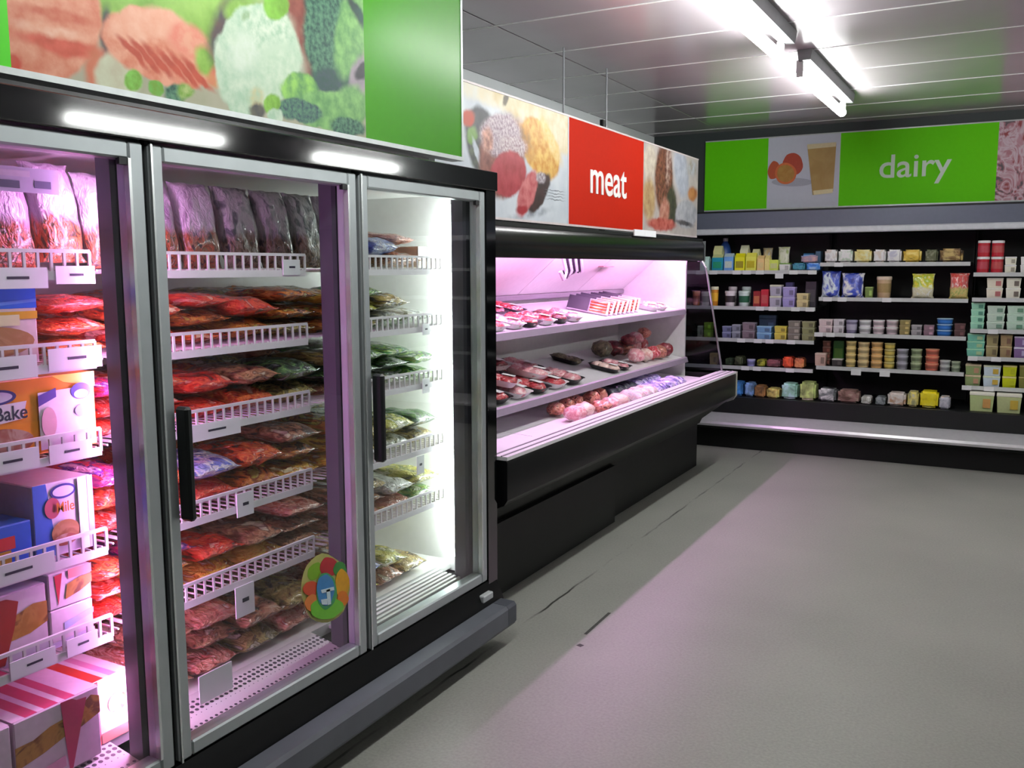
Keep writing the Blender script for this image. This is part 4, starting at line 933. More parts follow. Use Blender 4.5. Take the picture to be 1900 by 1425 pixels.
# upper shelf, near the freezer
for (y, x, r, kd, bl_) in ((4.10, -2.41, 0.05, 'red beef', False), (4.29, -2.41, 0.08, 'pink pork', False), (4.33, -2.67, 0.04, 'red beef', False), (4.48, -2.41, -0.05, 'red beef', True),
                           (4.56, -2.67, 0.06, 'dark red steak', True), (4.67, -2.41, 0.06, 'red beef', False), (4.79, -2.67, 0.05, 'red beef', True), (4.86, -2.41, 0.05, 'dark red steak', True), (5.05, -2.41, 0.08, 'pink pork', False)):
    meat_tray(shelf_point(0, x, y, 0.004), (0, SLOPE, r), kd, bl_, 'front row, ' + UPN if x > -2.5 else 'rear row, ' + UPN, sc=1.06)
# packs standing on edge, a fan of eight
pack_m = [mat('pack_white', (206, 190, 206), 0.3, coat=0.4), mottle('pack_sausage', [(110, 40, 36), (190, 90, 50), (216, 140, 80)], 3, 0.3, 1.0, 0.2, 0.5), mat('pack_dark', (30, 26, 44), 0.3, coat=0.4)]
for q in range(8):
    y = 5.56 + q * 0.080
    p = shelf_point(0, -2.47, y, 0.0)
    t = thing('sausage_pack', '%s upright sausage pack from the beef trays in the fanned row, upper meat shelf' % ORD[q], 'meat pack', p, 'fanned row of sausage packs')
    t.rotation_euler = (-0.75 + random.uniform(-0.08, 0.08), SLOPE, 0.3 + random.uniform(-0.08, 0.08))
    if q == 0:
        m1 = MB().bbox(-0.15, 0.13, -0.006, 0.006, 0.0, 0.13, 0.004).mesh('sleeve'); m1.materials.append(WHITE)
        mb = MB()
        for u in range(4): mb.tube((0.0, -0.006, 0.022 + u * 0.027), (0.115, -0.006, 0.022 + u * 0.027), 0.012, 8)
        m2 = mb.mesh('sausages'); m2.materials.append(WHITE)
        m3 = MB().bbox(-0.1505, -0.005, -0.0072, 0.0072, 0.004, 0.1305, 0.003).mesh('dark_band'); m3.materials.append(WHITE)
    child('sleeve', m1, t, (0, 0, 0), (1, 1, 1), pack_m[0]); child('sausages', m2, t, (0, 0, 0), (1, 1, 1), pack_m[1]); child('dark_band', m3, t, (0, 0, 0), (1, 1, 1), pack_m[2])
for (y, x, kd) in ((6.48, -2.42, 'pink pork'), (6.67, -2.42, 'pale chicken'), (6.52, -2.67, 'pink pork')):
    meat_tray(shelf_point(0, x, y), (0, SLOPE, 0.05), kd, False, ('rear, beside the fanned row, ' if x < -2.5 else 'beside the fanned row, ') + UPN)
# lower shelf
cols_ = [(3.86, 'pale chicken'), (4.09, 'red beef'), (4.32, 'pink pork'), (4.55, 'red beef'), (4.78, 'red beef'), (5.01, 'pink pork')]
for ci, (y, kd) in enumerate(cols_):
    for ri in range(2):
        kk = kd if ri == 0 else ['red beef', 'pink pork', 'red beef', 'dark red steak', 'red beef', 'pink pork'][ci]
        if ci == 0 and ri == 1: continue
        meat_tray(shelf_point(1, -2.412 - 0.282 * ri, y, 0.004), (0, SLOPE, random.uniform(-0.03, 0.05)), kk, ci % 2 == 1, ('front row, ' if ri == 0 else 'rear row, ') + LWN, sc=1.24)
for (y, x, r, kd) in ((4.22, -2.42, 0.3, 'red beef'), (4.62, -2.44, 0.2, 'pink pork'), (4.45, -2.60, -0.1, 'dark red steak')):
    meat_tray(shelf_point(1, x, y, 0.072), (0, SLOPE, r), kd, False, 'stacked on other trays, ' + LWN, sc=1.2)
meat_tray(shelf_point(1, -2.66, 5.62), (0, SLOPE, -0.05), 'olive sausage', True, 'by itself at the back, ' + LWN, 2)
meat_tray(shelf_point(1, -2.40, 5.68), (0, SLOPE, 0.05), 'pale chicken', True, 'by itself at the front, ' + LWN)
meat_tray(shelf_point(1, -2.40, 5.86), (0, SLOPE, 0.05), 'pink pork', True, 'beside the lone chicken tray, ' + LWN)
# heap of joints in film at the end of the lower shelf
for q, (y, x, dz, kd, sz) in enumerate(((6.10, -2.60, 0, 'olive sausage', .16), (6.22, -2.38, 0, 'pink pork', .135), (6.365, -2.365, 0, 'pale chicken', .13), (6.505, -2.36, 0, 'red beef', .135), (6.65, -2.36, 0, 'brown ham', .13), (6.80, -2.37, 0, 'dark red steak', .14),
                                        (6.28, -2.57, 0, 'dark red steak', .15), (6.445, -2.56, 0, 'brown ham', .15), (6.61, -2.56, 0, 'pink pork', .15), (6.78, -2.57, 0, 'red beef', .15), (6.36, -2.50, .12, 'dark red steak', .12), (6.51, -2.49, .12, 'pink pork', .12), (6.66, -2.49, .12, 'brown ham', .12))):
    p = shelf_point(1, x, y, sz * 0.33 + dz)
    o = bpy.data.objects.new('meat_joint', LUMPS[q % 5]); COL.objects.link(o); o.location = p; o.scale = (sz * 0.97, sz * 0.97, sz * 0.8); o.rotation_euler = (0, SLOPE, q * 1.3)
    o.material_slots[0].link = 'OBJECT'; o.material_slots[0].material = MEAT[kd]
    tag(o, '%s joint in film, %s the heap on the %s' % (kd, 'atop' if dz else 'front of' if x > -2.45 else 'back of', LWN), 'meat joint')
# deck: hams, pale packs, lilac packs
def deck_z(x): return 0.735 + (-2.03 - x) * 0.04 / 0.79
HAM = ['pink pork', 'brown ham', 'pale chicken']
for q in range(10):
    row = q % 2; y = 4.60 + (q // 2) * 0.168 + row * 0.07; x = -2.12 - row * 0.17 + 0.02 * math.sin(q * 2.1)
    sz = 0.105 if row else 0.125
    o = bpy.data.objects.new('ham_joint', LUMPS[q % 5]); COL.objects.link(o); o.location = (x, y, deck_z(x) + sz * 0.3); o.scale = (sz * 1.12, sz * (1.0 + 0.12 * math.sin(q * 1.7)), sz * (0.75 + 0.12 * math.sin(q * 2.9))); o.rotation_euler = (0, 0, q * 0.9)
    kd = HAM[q % 3] if row == 0 else 'brown ham'
    o.material_slots[0].link = 'OBJECT'; o.material_slots[0].material = MEAT[kd]
    tag(o, '%s joint in film, %s row on the %s' % (kd, 'front' if row == 0 else 'rear', DKN), 'meat joint')
palep = mottle('pack_pale', [(190, 186, 190), (226, 214, 214), (206, 150, 150)], 3, 0.3, 1.2, 0.3, 0.5)
lilp = mottle('pack_lilac', [(60, 54, 110), (140, 126, 196), (206, 196, 232), (236, 226, 240)], 3, 0.3, 1.2, 0.3, 0.5)
darkpk = mottle('pack_navy', [(16, 20, 34), (40, 46, 60), (90, 96, 100)], 3, 0.3, 1.2, 0.3, 0.5)
for q in range(16):
    row = q % 2; y = 5.48 + (q // 2) * 0.118; x = -2.12 - row * 0.185
    m = palep if q < 6 else lilp
    nm = 'pale pink' if q < 6 else 'lilac and white'
    if row == 1 and q < 9: m, nm = darkpk, 'navy blue'
    bag('meat_pack', '%s wrapped meat pack, %s row on the %s' % (nm, 'front' if row == 0 else 'rear', DKN), 'meat pack', (x, y, deck_z(x) + 0.045), (0.16, 0.108, 0.078), m, (0, 0.05, random.uniform(-0.05, 0.05)), mesh=BAGS[q % 6])
# dark bundle hanging from the canopy
hb = thing('label_bundle', 'dark bundle of strips hanging under the meat case canopy', 'bundle', (-2.42, 4.98, 1.62))
for q in range(7):
    y = 4.90 + q * 0.024; c = (40, 30, 46) if q % 2 else (200, 190, 206)
    mb = MB(); pts = [(-2.36 + 0.01 * math.sin(q), y, 1.735), (-2.35 + 0.008 * q, y + 0.02, 1.66), (-2.345 + 0.006 * q, y + 0.05, 1.58), (-2.35, y + 0.03, 1.53 + 0.012 * q), (-2.36, y, 1.58)]
    pts.insert(0, (-2.36 + 0.01 * math.sin(q), y, 1.74))
    for a, b2 in zip(pts, pts[1:]): mb.tube(a, b2, 0.013, 6)
    mb.build('strip', flat(c, 0.4), hb)

# ================================================================== DAIRY CASE
DF = 7.95
dc = thing('dairy_display_case', 'long black open dairy case with silver bumper and canopy strip', 'display case', (-0.5, 8.4, 0))
dxa, dxb = -2.98, 2.6
BLK = mat('case_black', (16, 19, 20), 0.5, var=0.2, scale=4)
B(dxa, dxb, DF, 8.9, 0.0, 0.17).build('kick_plate', BLACKM, dc)
MB().prism([(7.93, 0.17), (7.86, 0.185), (7.85, 0.20), (8.15, 0.20), (8.15, 0.17)], 0, dxa, dxb).build('bumper_base', BLACKM, dc)
MB().prism([(7.848, 0.205), (7.842, 0.225), (7.852, 0.245), (7.90, 0.268), (7.995, 0.305), (8.03, 0.305), (8.03, 0.205)], 0, dxa, dxb).build('bumper', mat('bumper_steel', (226, 226, 230), 0.3, metal=0.45, var=0.03), dc)
B(dxa, dxb, 8.005, 8.05, 0.306, 0.452).build('riser', BLK, dc)
B(dxa, dxb, 8.05, 8.84, 0.40, 0.445).build('deck', BLK, dc)
B(dxa, dxb, 8.82, 8.9, 0.445, 2.0).build('back_panel', BLK, dc)
B(dxa, dxa + 0.04, 8.08, 8.9, 0.0, 2.0).build('end_wall', BLK, dc)
B(dxb - 0.04, dxb, 8.08, 8.9, 0.0, 2.0).build('end_wall', BLK, dc)
B(dxa, dxb, 8.22, 8.9, 1.955, 2.10).build('top_panel', BLK, dc)
B(dxa, dxb, 8.20, 8.24, 1.945, 2.085).build('fascia', mat('fascia_grey', (104, 110, 126), 0.4, metal=0.2, var=0.03), dc)
MB().prism([(8.185, 1.892), (8.178, 1.90), (8.178, 1.935), (8.19, 1.944), (8.25, 1.944), (8.25, 1.892)], 0, dxa, dxb).build('canopy_strip', mat('canopy_strip', (216, 220, 226), 0.4, metal=0.1), dc)
B(dxa, dxb, 8.25, 8.80, 1.90, 1.955).build('canopy_soffit', BLK, dc)
SECX = [(-2.90, -1.485), (-1.478, -0.302), (-0.295, 0.87), (0.88, 2.04)]
SECZ = [[1.57, 1.25, 0.96, 0.71], [1.635, 1.34, 1.035, 0.745], [1.55, 1.35, 1.10, 0.88, 0.64], [1.60, 1.30, 1.0, 0.72]]
BAYN = ['bay beside the meat case', 'middle dairy bay', 'mint tub dairy bay', 'end dairy bay']
RAILM = mat('shelf_rail', (206, 210, 210), 0.4, metal=0.1)
dsh = {}
for bi, (a, b2) in enumerate(SECX):
    for x in (a, b2): B(x - 0.008, x + 0.008, 8.70, 8.82, 0.445, 1.90).build('upright', BLK, dc)
    for si, z in enumerate(SECZ[bi]):
        s_ = B(a + 0.01, b2 - 0.01, 8.20, 8.80, z - 0.02, z).build('shelf', BLK, dc)
        B(a + 0.01, b2 - 0.01, 8.186, 8.20, z - 0.028, z + 0.004).build('price_rail', RAILM, s_)
        dsh[(bi, si)] = s_
def dtag(bi, si, px, wd=0.07, ht=0.036, drop=0.0):
    x = on(px, 560, 1, 8.18).x; z = SECZ[bi][si] - 0.032 - drop
    o = B(x - wd / 2, x + wd / 2, 8.180, 8.186, z, z + ht).build('price_tag', TAGW, dsh[(bi, si)])
for bi, si, pxs in ((0, 0, (1297, 1322, 1365, 1384, 1408, 1470, 1505)), (0, 1, (1410, 1434, 1476, 1503)), (0, 2, (1377, 1408, 1430, 1470)), (0, 3, (1386, 1408, 1470)),
                    (1, 0, (1553,)), (1, 1, (1535, 1562, 1645)), (1, 2, (1521, 1543, 1580)), (2, 2, (1846,)), (2, 3, (1811, 1855)), (2, 4, (1803, 1845))):
    for px in pxs: dtag(bi, si, px)
dtag(0, 0, 1444, 0.07, 0.045, 0.035); dtag(1, 3, 1594, 0.08, 0.05, 0.03); dtag(1, 3, 1648, 0.08, 0.05, 0.03)

# ---- products
def cmul(c, k=1.0): return tuple(max(0, min(255, int(x * k))) for x in c)
def _label(t, pts_box, c): pass
PY = 8.225
def round_tub(x0, x1, z, h, c, lid, desc, name='tub', band=None, taper=0.86, group=None, py=PY):
    r = (x1 - x0) / 2; cx = (x0 + x1) / 2; cy = py + r
    t = thing(name, desc, 'tub', (cx, cy, z), group)
    MB().lathe([(r * taper * 0.94, z), (r * taper, z + h * 0.03), (r * 0.95, z + h * 0.84)], cx, cy, 14).build('body', flat(c, 0.4, 0.2), t)
    MB().lathe([(r * 0.96, z + h * 0.84), (r, z + h * 0.86), (r, z + h * 0.97), (r * 0.93, z + h)], cx, cy, 14).build('lid', flat(lid, 0.4, 0.2), t)
    band = band or cmul(c, 0.72 if sum(c) > 420 else 1.3)
    if band: MB().lathe([(r * (taper + 0.04) * 1.0, z + h * 0.25), (r * 0.95, z + h * 0.68)], cx, cy, 14).build('label_band', flat(band, 0.4, 0.2), t)
    return t
def rect_tub(x0, x1, z, h, c, lid, desc, name='tub', patch=None, dep=0.13, group=None, py=PY):
    cx = (x0 + x1) / 2; w2 = (x1 - x0) / 2; t = thing(name, desc, 'tub', (cx, py + dep / 2, z), group)
    k = 0.88; V = []
    for (ww, dd, zz) in ((w2 * k, dep / 2 * k, z), (w2 * 0.97, dep / 2 * 0.97, z + h * 0.82)):
        V += [(cx - ww, py + dep / 2 - dd, zz), (cx + ww, py + dep / 2 - dd, zz), (cx + ww, py + dep / 2 + dd, zz), (cx - ww, py + dep / 2 + dd, zz)]
    MB().add(V, [(0, 3, 2, 1), (4, 5, 6, 7), (0, 1, 5, 4), (1, 2, 6, 5), (2, 3, 7, 6), (3, 0, 4, 7)]).build('body', flat(c, 0.4, 0.2), t)
    BB(x0, x1, py, py + dep, z + h * 0.82, z + h * 0.985, 0.004).build('lid', flat(lid, 0.4, 0.2), t)
    patch = patch or cmul(c, 0.7 if sum(c) > 400 else 1.35)
    if patch:
        yf = py + dep / 2 * (1 - 0.93) - 0.004
        B(cx + w2 * 0.1, cx + w2 * 0.72, yf - 0.002, yf + 0.006, z + h * 0.2, z + h * 0.66).build('label', flat(patch, 0.4, 0.2), t)
    return t
def carton2(x0, x1, z, h, c, desc, name='carton', band=None, gable=False, cap=None, dep=0.09, group=None, py=PY, cat='carton'):
    cx = (x0 + x1) / 2; t = thing(name, desc, cat, (cx, py + dep / 2, z), group)
    hb = h * (0.8 if gable else 1.0)
    BB(x0, x1, py, py + dep, z, z + hb, 0.003).build('body', flat(c, 0.4, 0.2), t)
    if gable: MB().prism([(py + 0.004, z + hb), (py + dep - 0.004, z + hb), (py + dep * 0.55, z + h), (py + dep * 0.45, z + h)], 0, x0 + 0.002, x1 - 0.002).build('gable', flat(cap or c, 0.4, 0.2), t)
    elif cap: BB(x0 + 0.002, x1 - 0.002, py + 0.002, py + dep - 0.002, z + hb * 1.0, z + hb + 0.012, 0.003).build('lid', flat(cap, 0.4), t)
    if band: B(x0 + (x1 - x0) * 0.12, x1 - (x1 - x0) * 0.12, py - 0.002, py + 0.002, z + hb * 0.2, z + hb * 0.68).build('label', flat(band, 0.4, 0.2), t)
    return t
def jug(x0, x1, z, h, c, cap, desc, group=None, py=PY):
    r = (x1 - x0) / 2; cx = (x0 + x1) / 2; cy = py + r
    t = thing('milk_jug', desc, 'jug', (cx, cy, z), group)
    MB().lathe([(r * 0.94, z), (r, z + h * 0.04), (r, z + h * 0.6), (r * 0.75, z + h * 0.78), (r * 0.36, z + h * 0.9), (r * 0.36, z + h * 0.92)], cx, cy, 14).build('body', flat(c, 0.35, 0.2), t)
    MB().lathe([(r * 0.44, z + h * 0.905), (r * 0.44, z + h)], cx, cy, 12).build('cap', flat(cap, 0.35), t)
    return t
UPB = pillow('pouch', 11, 9, 21, 0.25)
def pouch(x0, x1, z, h, cols, desc, th=0.05, patch=None, name='pouch', lean=0.12, py=PY, group=None, low=None):
    m = clearbag('_'.join(desc.split()[:2]), cols, low, 0.42) if low else mottle('pouch_' + '_'.join('%d' % v for v in cols[0] + cols[-1]), cols, 1.8, 0.35, 0.35, 0.3, 0.4)
    o = bag(name, desc, 'pouch', ((x0 + x1) / 2, py + th * 0.6, z + h / 2), (h, (x1 - x0), th), m, (0, 0, 0), group, mesh=UPB)
    R = Matrix(((0, -1, 0), (math.sin(lean), 0, -math.cos(lean)), (math.cos(lean), 0, math.sin(lean))))
    o.rotation_euler = R.to_euler()
    return o
def brick_mesh():
    mb = MB(); V = []; Fc = []; n_ = 8
    bm = bmesh.new(); bmesh.ops.create_cube(bm, size=1)
    bmesh.ops.bevel(bm, geom=bm.edges[:], offset=0.13, segments=2, affect='EDGES')
    bmesh.ops.subdivide_edges(bm, edges=bm.edges[:], cuts=1)
    for v in bm.verts:
        k_ = mnoise.noise(v.co * 4.0) * 0.07; v.co = v.co * (1 + k_)
        v.co.z = max(v.co.z, -0.5)
    bm.verts.index_update()
    mb.add([v.co[:] for v in bm.verts], [[v.index for v in f_.verts] for f_ in bm.faces]); bm.free()
    mb.v = unit(mb.v); me = mb.mesh('wrapped_pack', sharp=50); me.materials.append(WHITE); return me
BRICK = brick_mesh()
def flatpack(x0, x1, z, h, cols, desc, dep=0.16, name='flat_pack', py=PY, group=None, rot=0.0):
    m = mottle('pouch_' + '_'.join('%d' % v for v in cols[0] + cols[-1]), cols, 1.8, 0.35, 0.35, 0.3, 0.4)
    return bag(name, desc, 'food pack', ((x0 + x1) / 2, py + dep / 2, z + h * 0.5), ((x1 - x0) * 0.95, dep, h), m, (0.0, 0, rot), group, mesh=BRICK)
def stack(fn, n, x0, x1, z, h, desc, *a, **kw):
    each = h / n; w_ = ['topmost', 'second', 'third', 'fourth', 'lowest']
    for q in range(n):
        pos = 'lowest' if q == 0 else 'topmost' if q == n - 1 else 'middle'
        fn(x0, x1, z + q * each, each * 0.985, *a, '%s of the stacked %s' % (pos, desc), **kw)
def PX(px, py=PY): return on(px, 600, 1, py).x
def HT(px, ytop, z, py=PY): return max(0.03, on(px, ytop, 1, py).z - z)
def W(bi, si):
    n_ = len(SECZ[bi]); o_ = ['top shelf', 'second shelf', 'third shelf', 'fourth shelf', 'fifth shelf']
    return '%s, %s' % ('bottom deck' if si == n_ else o_[si], BAYN[bi])
def Z(bi, si): return (SECZ[bi] + [0.447])[si] + 0.001
def put(kind, bi, si, p0, p1, yt, desc, *a, **kw):
    """one product between two photo columns standing on a shelf, its top at photo row yt"""
    py = kw.pop('py', PY if si < len(SECZ[bi]) else 8.12)
    z = Z(bi, si) + kw.pop('dz', 0.0); x0, x1 = PX(p0, py), PX(p1, py); h = HT((p0 + p1) / 2, yt, z, py)
    h = min(h, (SECZ[bi][si - 1] - 0.036 if si else 1.885) - z - (0.012 if kind == 'pouch' else 0))      # room under the shelf above
    d = desc + ', ' + W(bi, si)
    a = [cmul(q, 1.14) if isinstance(q, tuple) else [cmul(u, 1.14) for u in q] for q in a]
    n = kw.pop('n', 1)
    kw['py'] = py
    if kind == 'carton':
        return carton2(x0, x1, z, h, a[0], d, **kw)
    if kind == 'jug': return jug(x0, x1, z, h, a[0], a[1], d, py=py)
    if kind == 'pouch': return pouch(x0, x1, z, h, a[0], d, py=py, **{k_: v for k_, v in kw.items() if k_ != 'py'})
    if kind == 'flat': return flatpack(x0, x1, z, h, a[0], d, **kw)
    fn = round_tub if kind == 'round' else rect_tub
    if n == 1: return fn(x0, x1, z, h, a[0], a[1], d, **kw)
    each = h / n
    for q in range(n):
        pos = 'lowest' if q == 0 else 'topmost' if q == n - 1 else 'middle' if n == 3 else ['', 'second', 'third', 'fourth'][q]
        fn(x0, x1, z + q * each, each * 0.99, a[0], a[1], '%s, %s of its stack, %s' % (desc, pos, W(bi, si)), **kw)
TEAL, BLUE, YEL, PEACH, CREAM, WHT, RED_, MINT = (30, 140, 170), (110, 160, 220), (226, 220, 30), (232, 190, 130), (236, 232, 190), (232, 232, 236), (170, 30, 44), (176, 216, 190)
# bay beside the meat case -------------------------------------------
put('carton', 0, 0, 1296, 1312, 476, 'pale mint milk carton', (190, 226, 214), gable=True, name='milk_carton')
put('carton', 0, 0, 1318, 1338, 472, 'teal milk carton', TEAL, band=(40, 160, 120), gable=True, cap=(206, 214, 150), name='milk_carton')
put('carton', 0, 0, 1340, 1357, 470, 'sky blue milk carton', BLUE, band=(206, 220, 214), gable=True, cap=(190, 214, 226), name='milk_carton')
put('carton', 0, 0, 1320, 1336, 456, 'pale yellow carton behind the teal one', (220, 222, 160), py=8.34, name='milk_carton', gable=True)
put('jug', 0, 0, 1329, 1350, 442, 'tall blue jug with white cap', (60, 100, 180), WHT, py=8.46)
put('carton', 0, 0, 1360, 1378, 470, 'bright yellow carton', YEL, band=(170, 160, 20), gable=True, name='milk_carton')
put('carton', 0, 0, 1380, 1399, 469, 'yellow carton with striped label', (230, 220, 90), band=(206, 190, 20), gable=True, name='milk_carton')
put('carton', 0, 0, 1369, 1384, 455, 'cream carton behind the yellow ones', CREAM, py=8.36, gable=True, name='milk_carton')
put('carton', 0, 0, 1391, 1404, 462, 'cream and peach carton behind the striped one', (236, 226, 170), py=8.36, gable=True, name='milk_carton')
put('carton', 0, 0, 1401, 1414, 474, 'peach carton', PEACH, band=(240, 216, 150), gable=True, name='milk_carton')
put('carton', 0, 0, 1415, 1424, 474, 'narrow orange cream carton', (240, 206, 130), gable=True, name='milk_carton')
put('pouch', 0, 0, 1410, 1428, 460, 'cream pouch leaning behind the peach carton', [(236, 230, 190), (226, 206, 150), (240, 236, 214)], py=8.48)
put('carton', 0, 0, 1424, 1440, 482, 'low lime green pack', (200, 214, 90), band=(220, 226, 150), name='butter_pack')
put('pouch', 0, 0, 1438, 1460, 458, 'pale green and white pouch', [(206, 214, 160), (226, 230, 206), (150, 170, 90)], py=8.38)
put('rect', 0, 0, 1442, 1462, 488, 'white tray with green filling', (226, 232, 220), (110, 150, 70), py=8.21, dep=0.08)
put('flat', 0, 0, 1465, 1490, 488, 'teal blue flat pack', [(30, 90, 130), (60, 140, 160), (40, 110, 120)])
put('flat', 0, 0, 1491, 1518, 488, 'bright blue flat pack', [(40, 100, 190), (70, 140, 220), (150, 180, 220)])
put('flat', 0, 0, 1478, 1510, 478, 'rosy flat pack on the blue packs', [(190, 150, 150), (150, 130, 150), (90, 140, 190)], dz=0.045, rot=0.2)
put('carton', 0, 0, 1486, 1506, 470, 'deep blue carton at the back', (40, 110, 160), py=8.5, name='cheese_carton')
put('carton', 0, 0, 1508, 1518, 466, 'slate blue carton at the back', (80, 110, 140), py=8.46, name='cheese_carton')
put('round', 0, 1, 1282, 1296, 540, 'orange pot', (206, 120, 60), (220, 150, 90))
put('round', 0, 1, 1298, 1314, 541, 'white pot', (200, 206, 200), (216, 220, 214))
put('round', 0, 1, 1316, 1330, 532, 'amber pot with white lid', (200, 130, 40), (226, 216, 190))
for a, b2, cc, dd, nm in ((1341, 1361, (226, 214, 218), (60, 50, 56), 'white and plum cup'), (1366, 1387, (206, 232, 216), (50, 110, 80), 'white and green cup')):
    put('round', 0, 1, a, b2, 540, nm, cc, cc, band=dd, name='yogurt_cup')
    put('round', 0, 1, a + 7, b2 + 3, 532, nm + ' in the second row', cmul(cc, 0.85), cc, py=8.36, name='yogurt_cup')
for a, b2, q in ((1396, 1409, 0), (1410, 1424, 1)):
    put('carton', 0, 1, a, b2, 540 - 3 * q, ['dark red carton with gold lines', 'red carton'][q], [(140, 40, 40), (180, 40, 56)][q], band=(206, 120, 80) if q == 0 else (206, 90, 90), name='dessert_carton')
put('rect', 0, 1, 1426, 1448, 528, 'grey lilac dessert cup', (176, 170, 190), (214, 212, 196), n=2, dep=0.09)
put('rect', 0, 1, 1450, 1473, 532, 'lavender dessert cup', (160, 150, 206), (180, 170, 216), n=2, dep=0.09)
put('carton', 0, 1, 1455, 1468, 524, 'violet carton behind the lavender cups', (120, 116, 180), py=8.4, name='dessert_carton')
put('rect', 0, 1, 1476, 1498, 544, 'beige dessert cup', (206, 190, 140), (220, 206, 160), n=2, dep=0.09)
put('carton', 0, 1, 1492, 1512, 522, 'dark grey tall carton', (60, 58, 66), band=(96, 92, 100), py=8.36, name='dessert_carton')
put('rect', 0, 2, 1294, 1304, 604, 'grey small pot', (130, 140, 130), (150, 160, 150), dep=0.06)
put('rect', 0, 2, 1306, 1320, 598, 'leaf green pot', (110, 150, 50), (130, 170, 70), n=2, dep=0.08)
put('rect', 0, 2, 1340, 1357, 605, 'blue grey cup', (110, 114, 150), (150, 154, 186), n=2, dep=0.08)
put('rect', 0, 2, 1358, 1374, 602, 'pale blue grey cup', (130, 134, 150), (160, 164, 176), n=2, dep=0.08)
put('rect', 0, 2, 1377, 1401, 598, 'mauve brown cup', (126, 110, 120), (140, 130, 140), n=2, dep=0.09)
put('rect', 0, 2, 1404, 1432, 605, 'light blue cup', (110, 150, 190), (150, 190, 216), n=2, dep=0.09)
put('rect', 0, 2, 1408, 1440, 584, 'teal carton behind the blue cups', (60, 90, 110), (76, 110, 126), py=8.42, dep=0.09)
put('rect', 0, 2, 1437, 1460, 605, 'yellow cup', (196, 180, 80), (206, 196, 90), n=2, dep=0.09)
put('rect', 0, 2, 1462, 1485, 595, 'grey brown cup', (120, 114, 106), (140, 134, 130), n=3, dep=0.09)
put('rect', 0, 2, 1488, 1512, 596, 'khaki cup', (136, 136, 100), (150, 150, 120), n=3, dep=0.09)
put('rect', 0, 3, 1318, 1332, 655, 'straw coloured small pot', (150, 130, 90), (160, 140, 100), dep=0.07)
for a, b2, yt, c_, nm in ((1346, 1362, 665, (44, 60, 40), 'dark green flat pack'), (1363, 1380, 662, (70, 76, 54), 'moss green flat pack'), (1405, 1421, 668, (150, 150, 50), 'olive yellow flat pack'), (1423, 1450, 668, (116, 70, 76), 'dusky rose flat pack'), (1453, 1474, 663, (190, 70, 40), 'red orange flat pack'), (1475, 1494, 665, (206, 120, 80), 'salmon flat pack')):
    put('flat', 0, 3, a, b2, yt, nm, [cmul(c_, 0.6), c_, cmul(c_, 1.3)])
put('round', 0, 3, 1386, 1402, 667, 'lilac small pot', (150, 150, 206), (190, 190, 230))
for a, b2, yt, c_, nm in ((1360, 1382, 709, (60, 120, 180), 'blue flat pack'), (1384, 1402, 711, (110, 140, 180), 'blue and tan flat pack'), (1402, 1424, 716, (150, 110, 70), 'brown flat pack'), (1425, 1450, 721, (206, 186, 110), 'straw yellow flat pack'), (1453, 1484, 712, (150, 200, 180), 'mint flat pack'), (1487, 1519, 709, (160, 176, 110), 'yellow green flat pack')):
    put('flat', 0, 4, a, b2, yt, nm, [cmul(c_, 0.7), c_, cmul(c_, 1.25)])
# middle bay ---------------------------------------------------------------
for a, b2, yt, cols, nm in ((1524, 1548, 463, [(190, 186, 190), (226, 226, 226), (206, 196, 190)], 'white long pack'), (1549, 1577, 463, [(206, 216, 206), (230, 232, 226), (180, 200, 180)], 'white and pale green long pack'), (1578, 1612, 463, [(150, 120, 40), (220, 206, 130), (236, 230, 190)], 'cream and gold long pack'),
                            (1614, 1638, 463, [(200, 190, 190), (232, 230, 226), (210, 200, 190)], 'white striped long pack'), (1639, 1667, 463, [(206, 206, 214), (230, 228, 232), (190, 190, 206)], 'pale lilac long pack'), (1668, 1704, 463, [(120, 96, 20), (206, 176, 60), (226, 206, 120)], 'golden long pack'),
                            (1709, 1734, 463, [(50, 56, 34), (90, 96, 66), (130, 136, 110)], 'dark olive long pack'), (1735, 1781, 461, [(50, 36, 20), (110, 84, 44), (180, 160, 100)], 'brown long pack')):
    put('flat', 1, 0, a, b2, yt, nm, cols)
put('pouch', 1, 1, 1520, 1556, 503, 'blue glossy pouch with white figure', [(30, 40, 120), (70, 90, 190), (206, 216, 240), (50, 60, 150)])
put('pouch', 1, 1, 1557, 1600, 507, 'royal blue pouch with pale patch', [(30, 40, 130), (60, 80, 180), (226, 226, 226), (50, 70, 160)])
put('rect', 1, 1, 1602, 1617, 532, 'small green cup', (110, 130, 70), (130, 150, 90), dep=0.06)
put('round', 1, 1, 1621, 1650, 513, 'tall beige tub with pale lid', (190, 164, 130), (214, 194, 176), band=(176, 150, 100))
put('pouch', 1, 1, 1687, 1730, 508, 'lime green and white pouch standing alone', [(206, 220, 170), (170, 190, 50), (210, 200, 60), (214, 226, 190)], low=[(236, 236, 214), (226, 220, 180), (240, 240, 230)])
put('pouch', 1, 1, 1757, 1794, 507, 'red and green pouch standing alone', [(226, 180, 170), (206, 70, 60), (190, 90, 90), (230, 200, 190)], low=[(190, 200, 120), (226, 200, 120), (150, 180, 90)])
for a, b2, cc, ll, nm in ((1519, 1545, (206, 186, 190), (220, 206, 206), 'pink white cup'), (1546, 1566, (196, 190, 196), (214, 210, 214), 'greyish white cup')):
    put('rect', 1, 2, a, b2, 592, nm, cc, ll, n=2, dep=0.09)
put('round', 1, 2, 1568, 1590, 594, 'slate purple tub', (110, 106, 130), (150, 146, 170), band=(190, 186, 206))
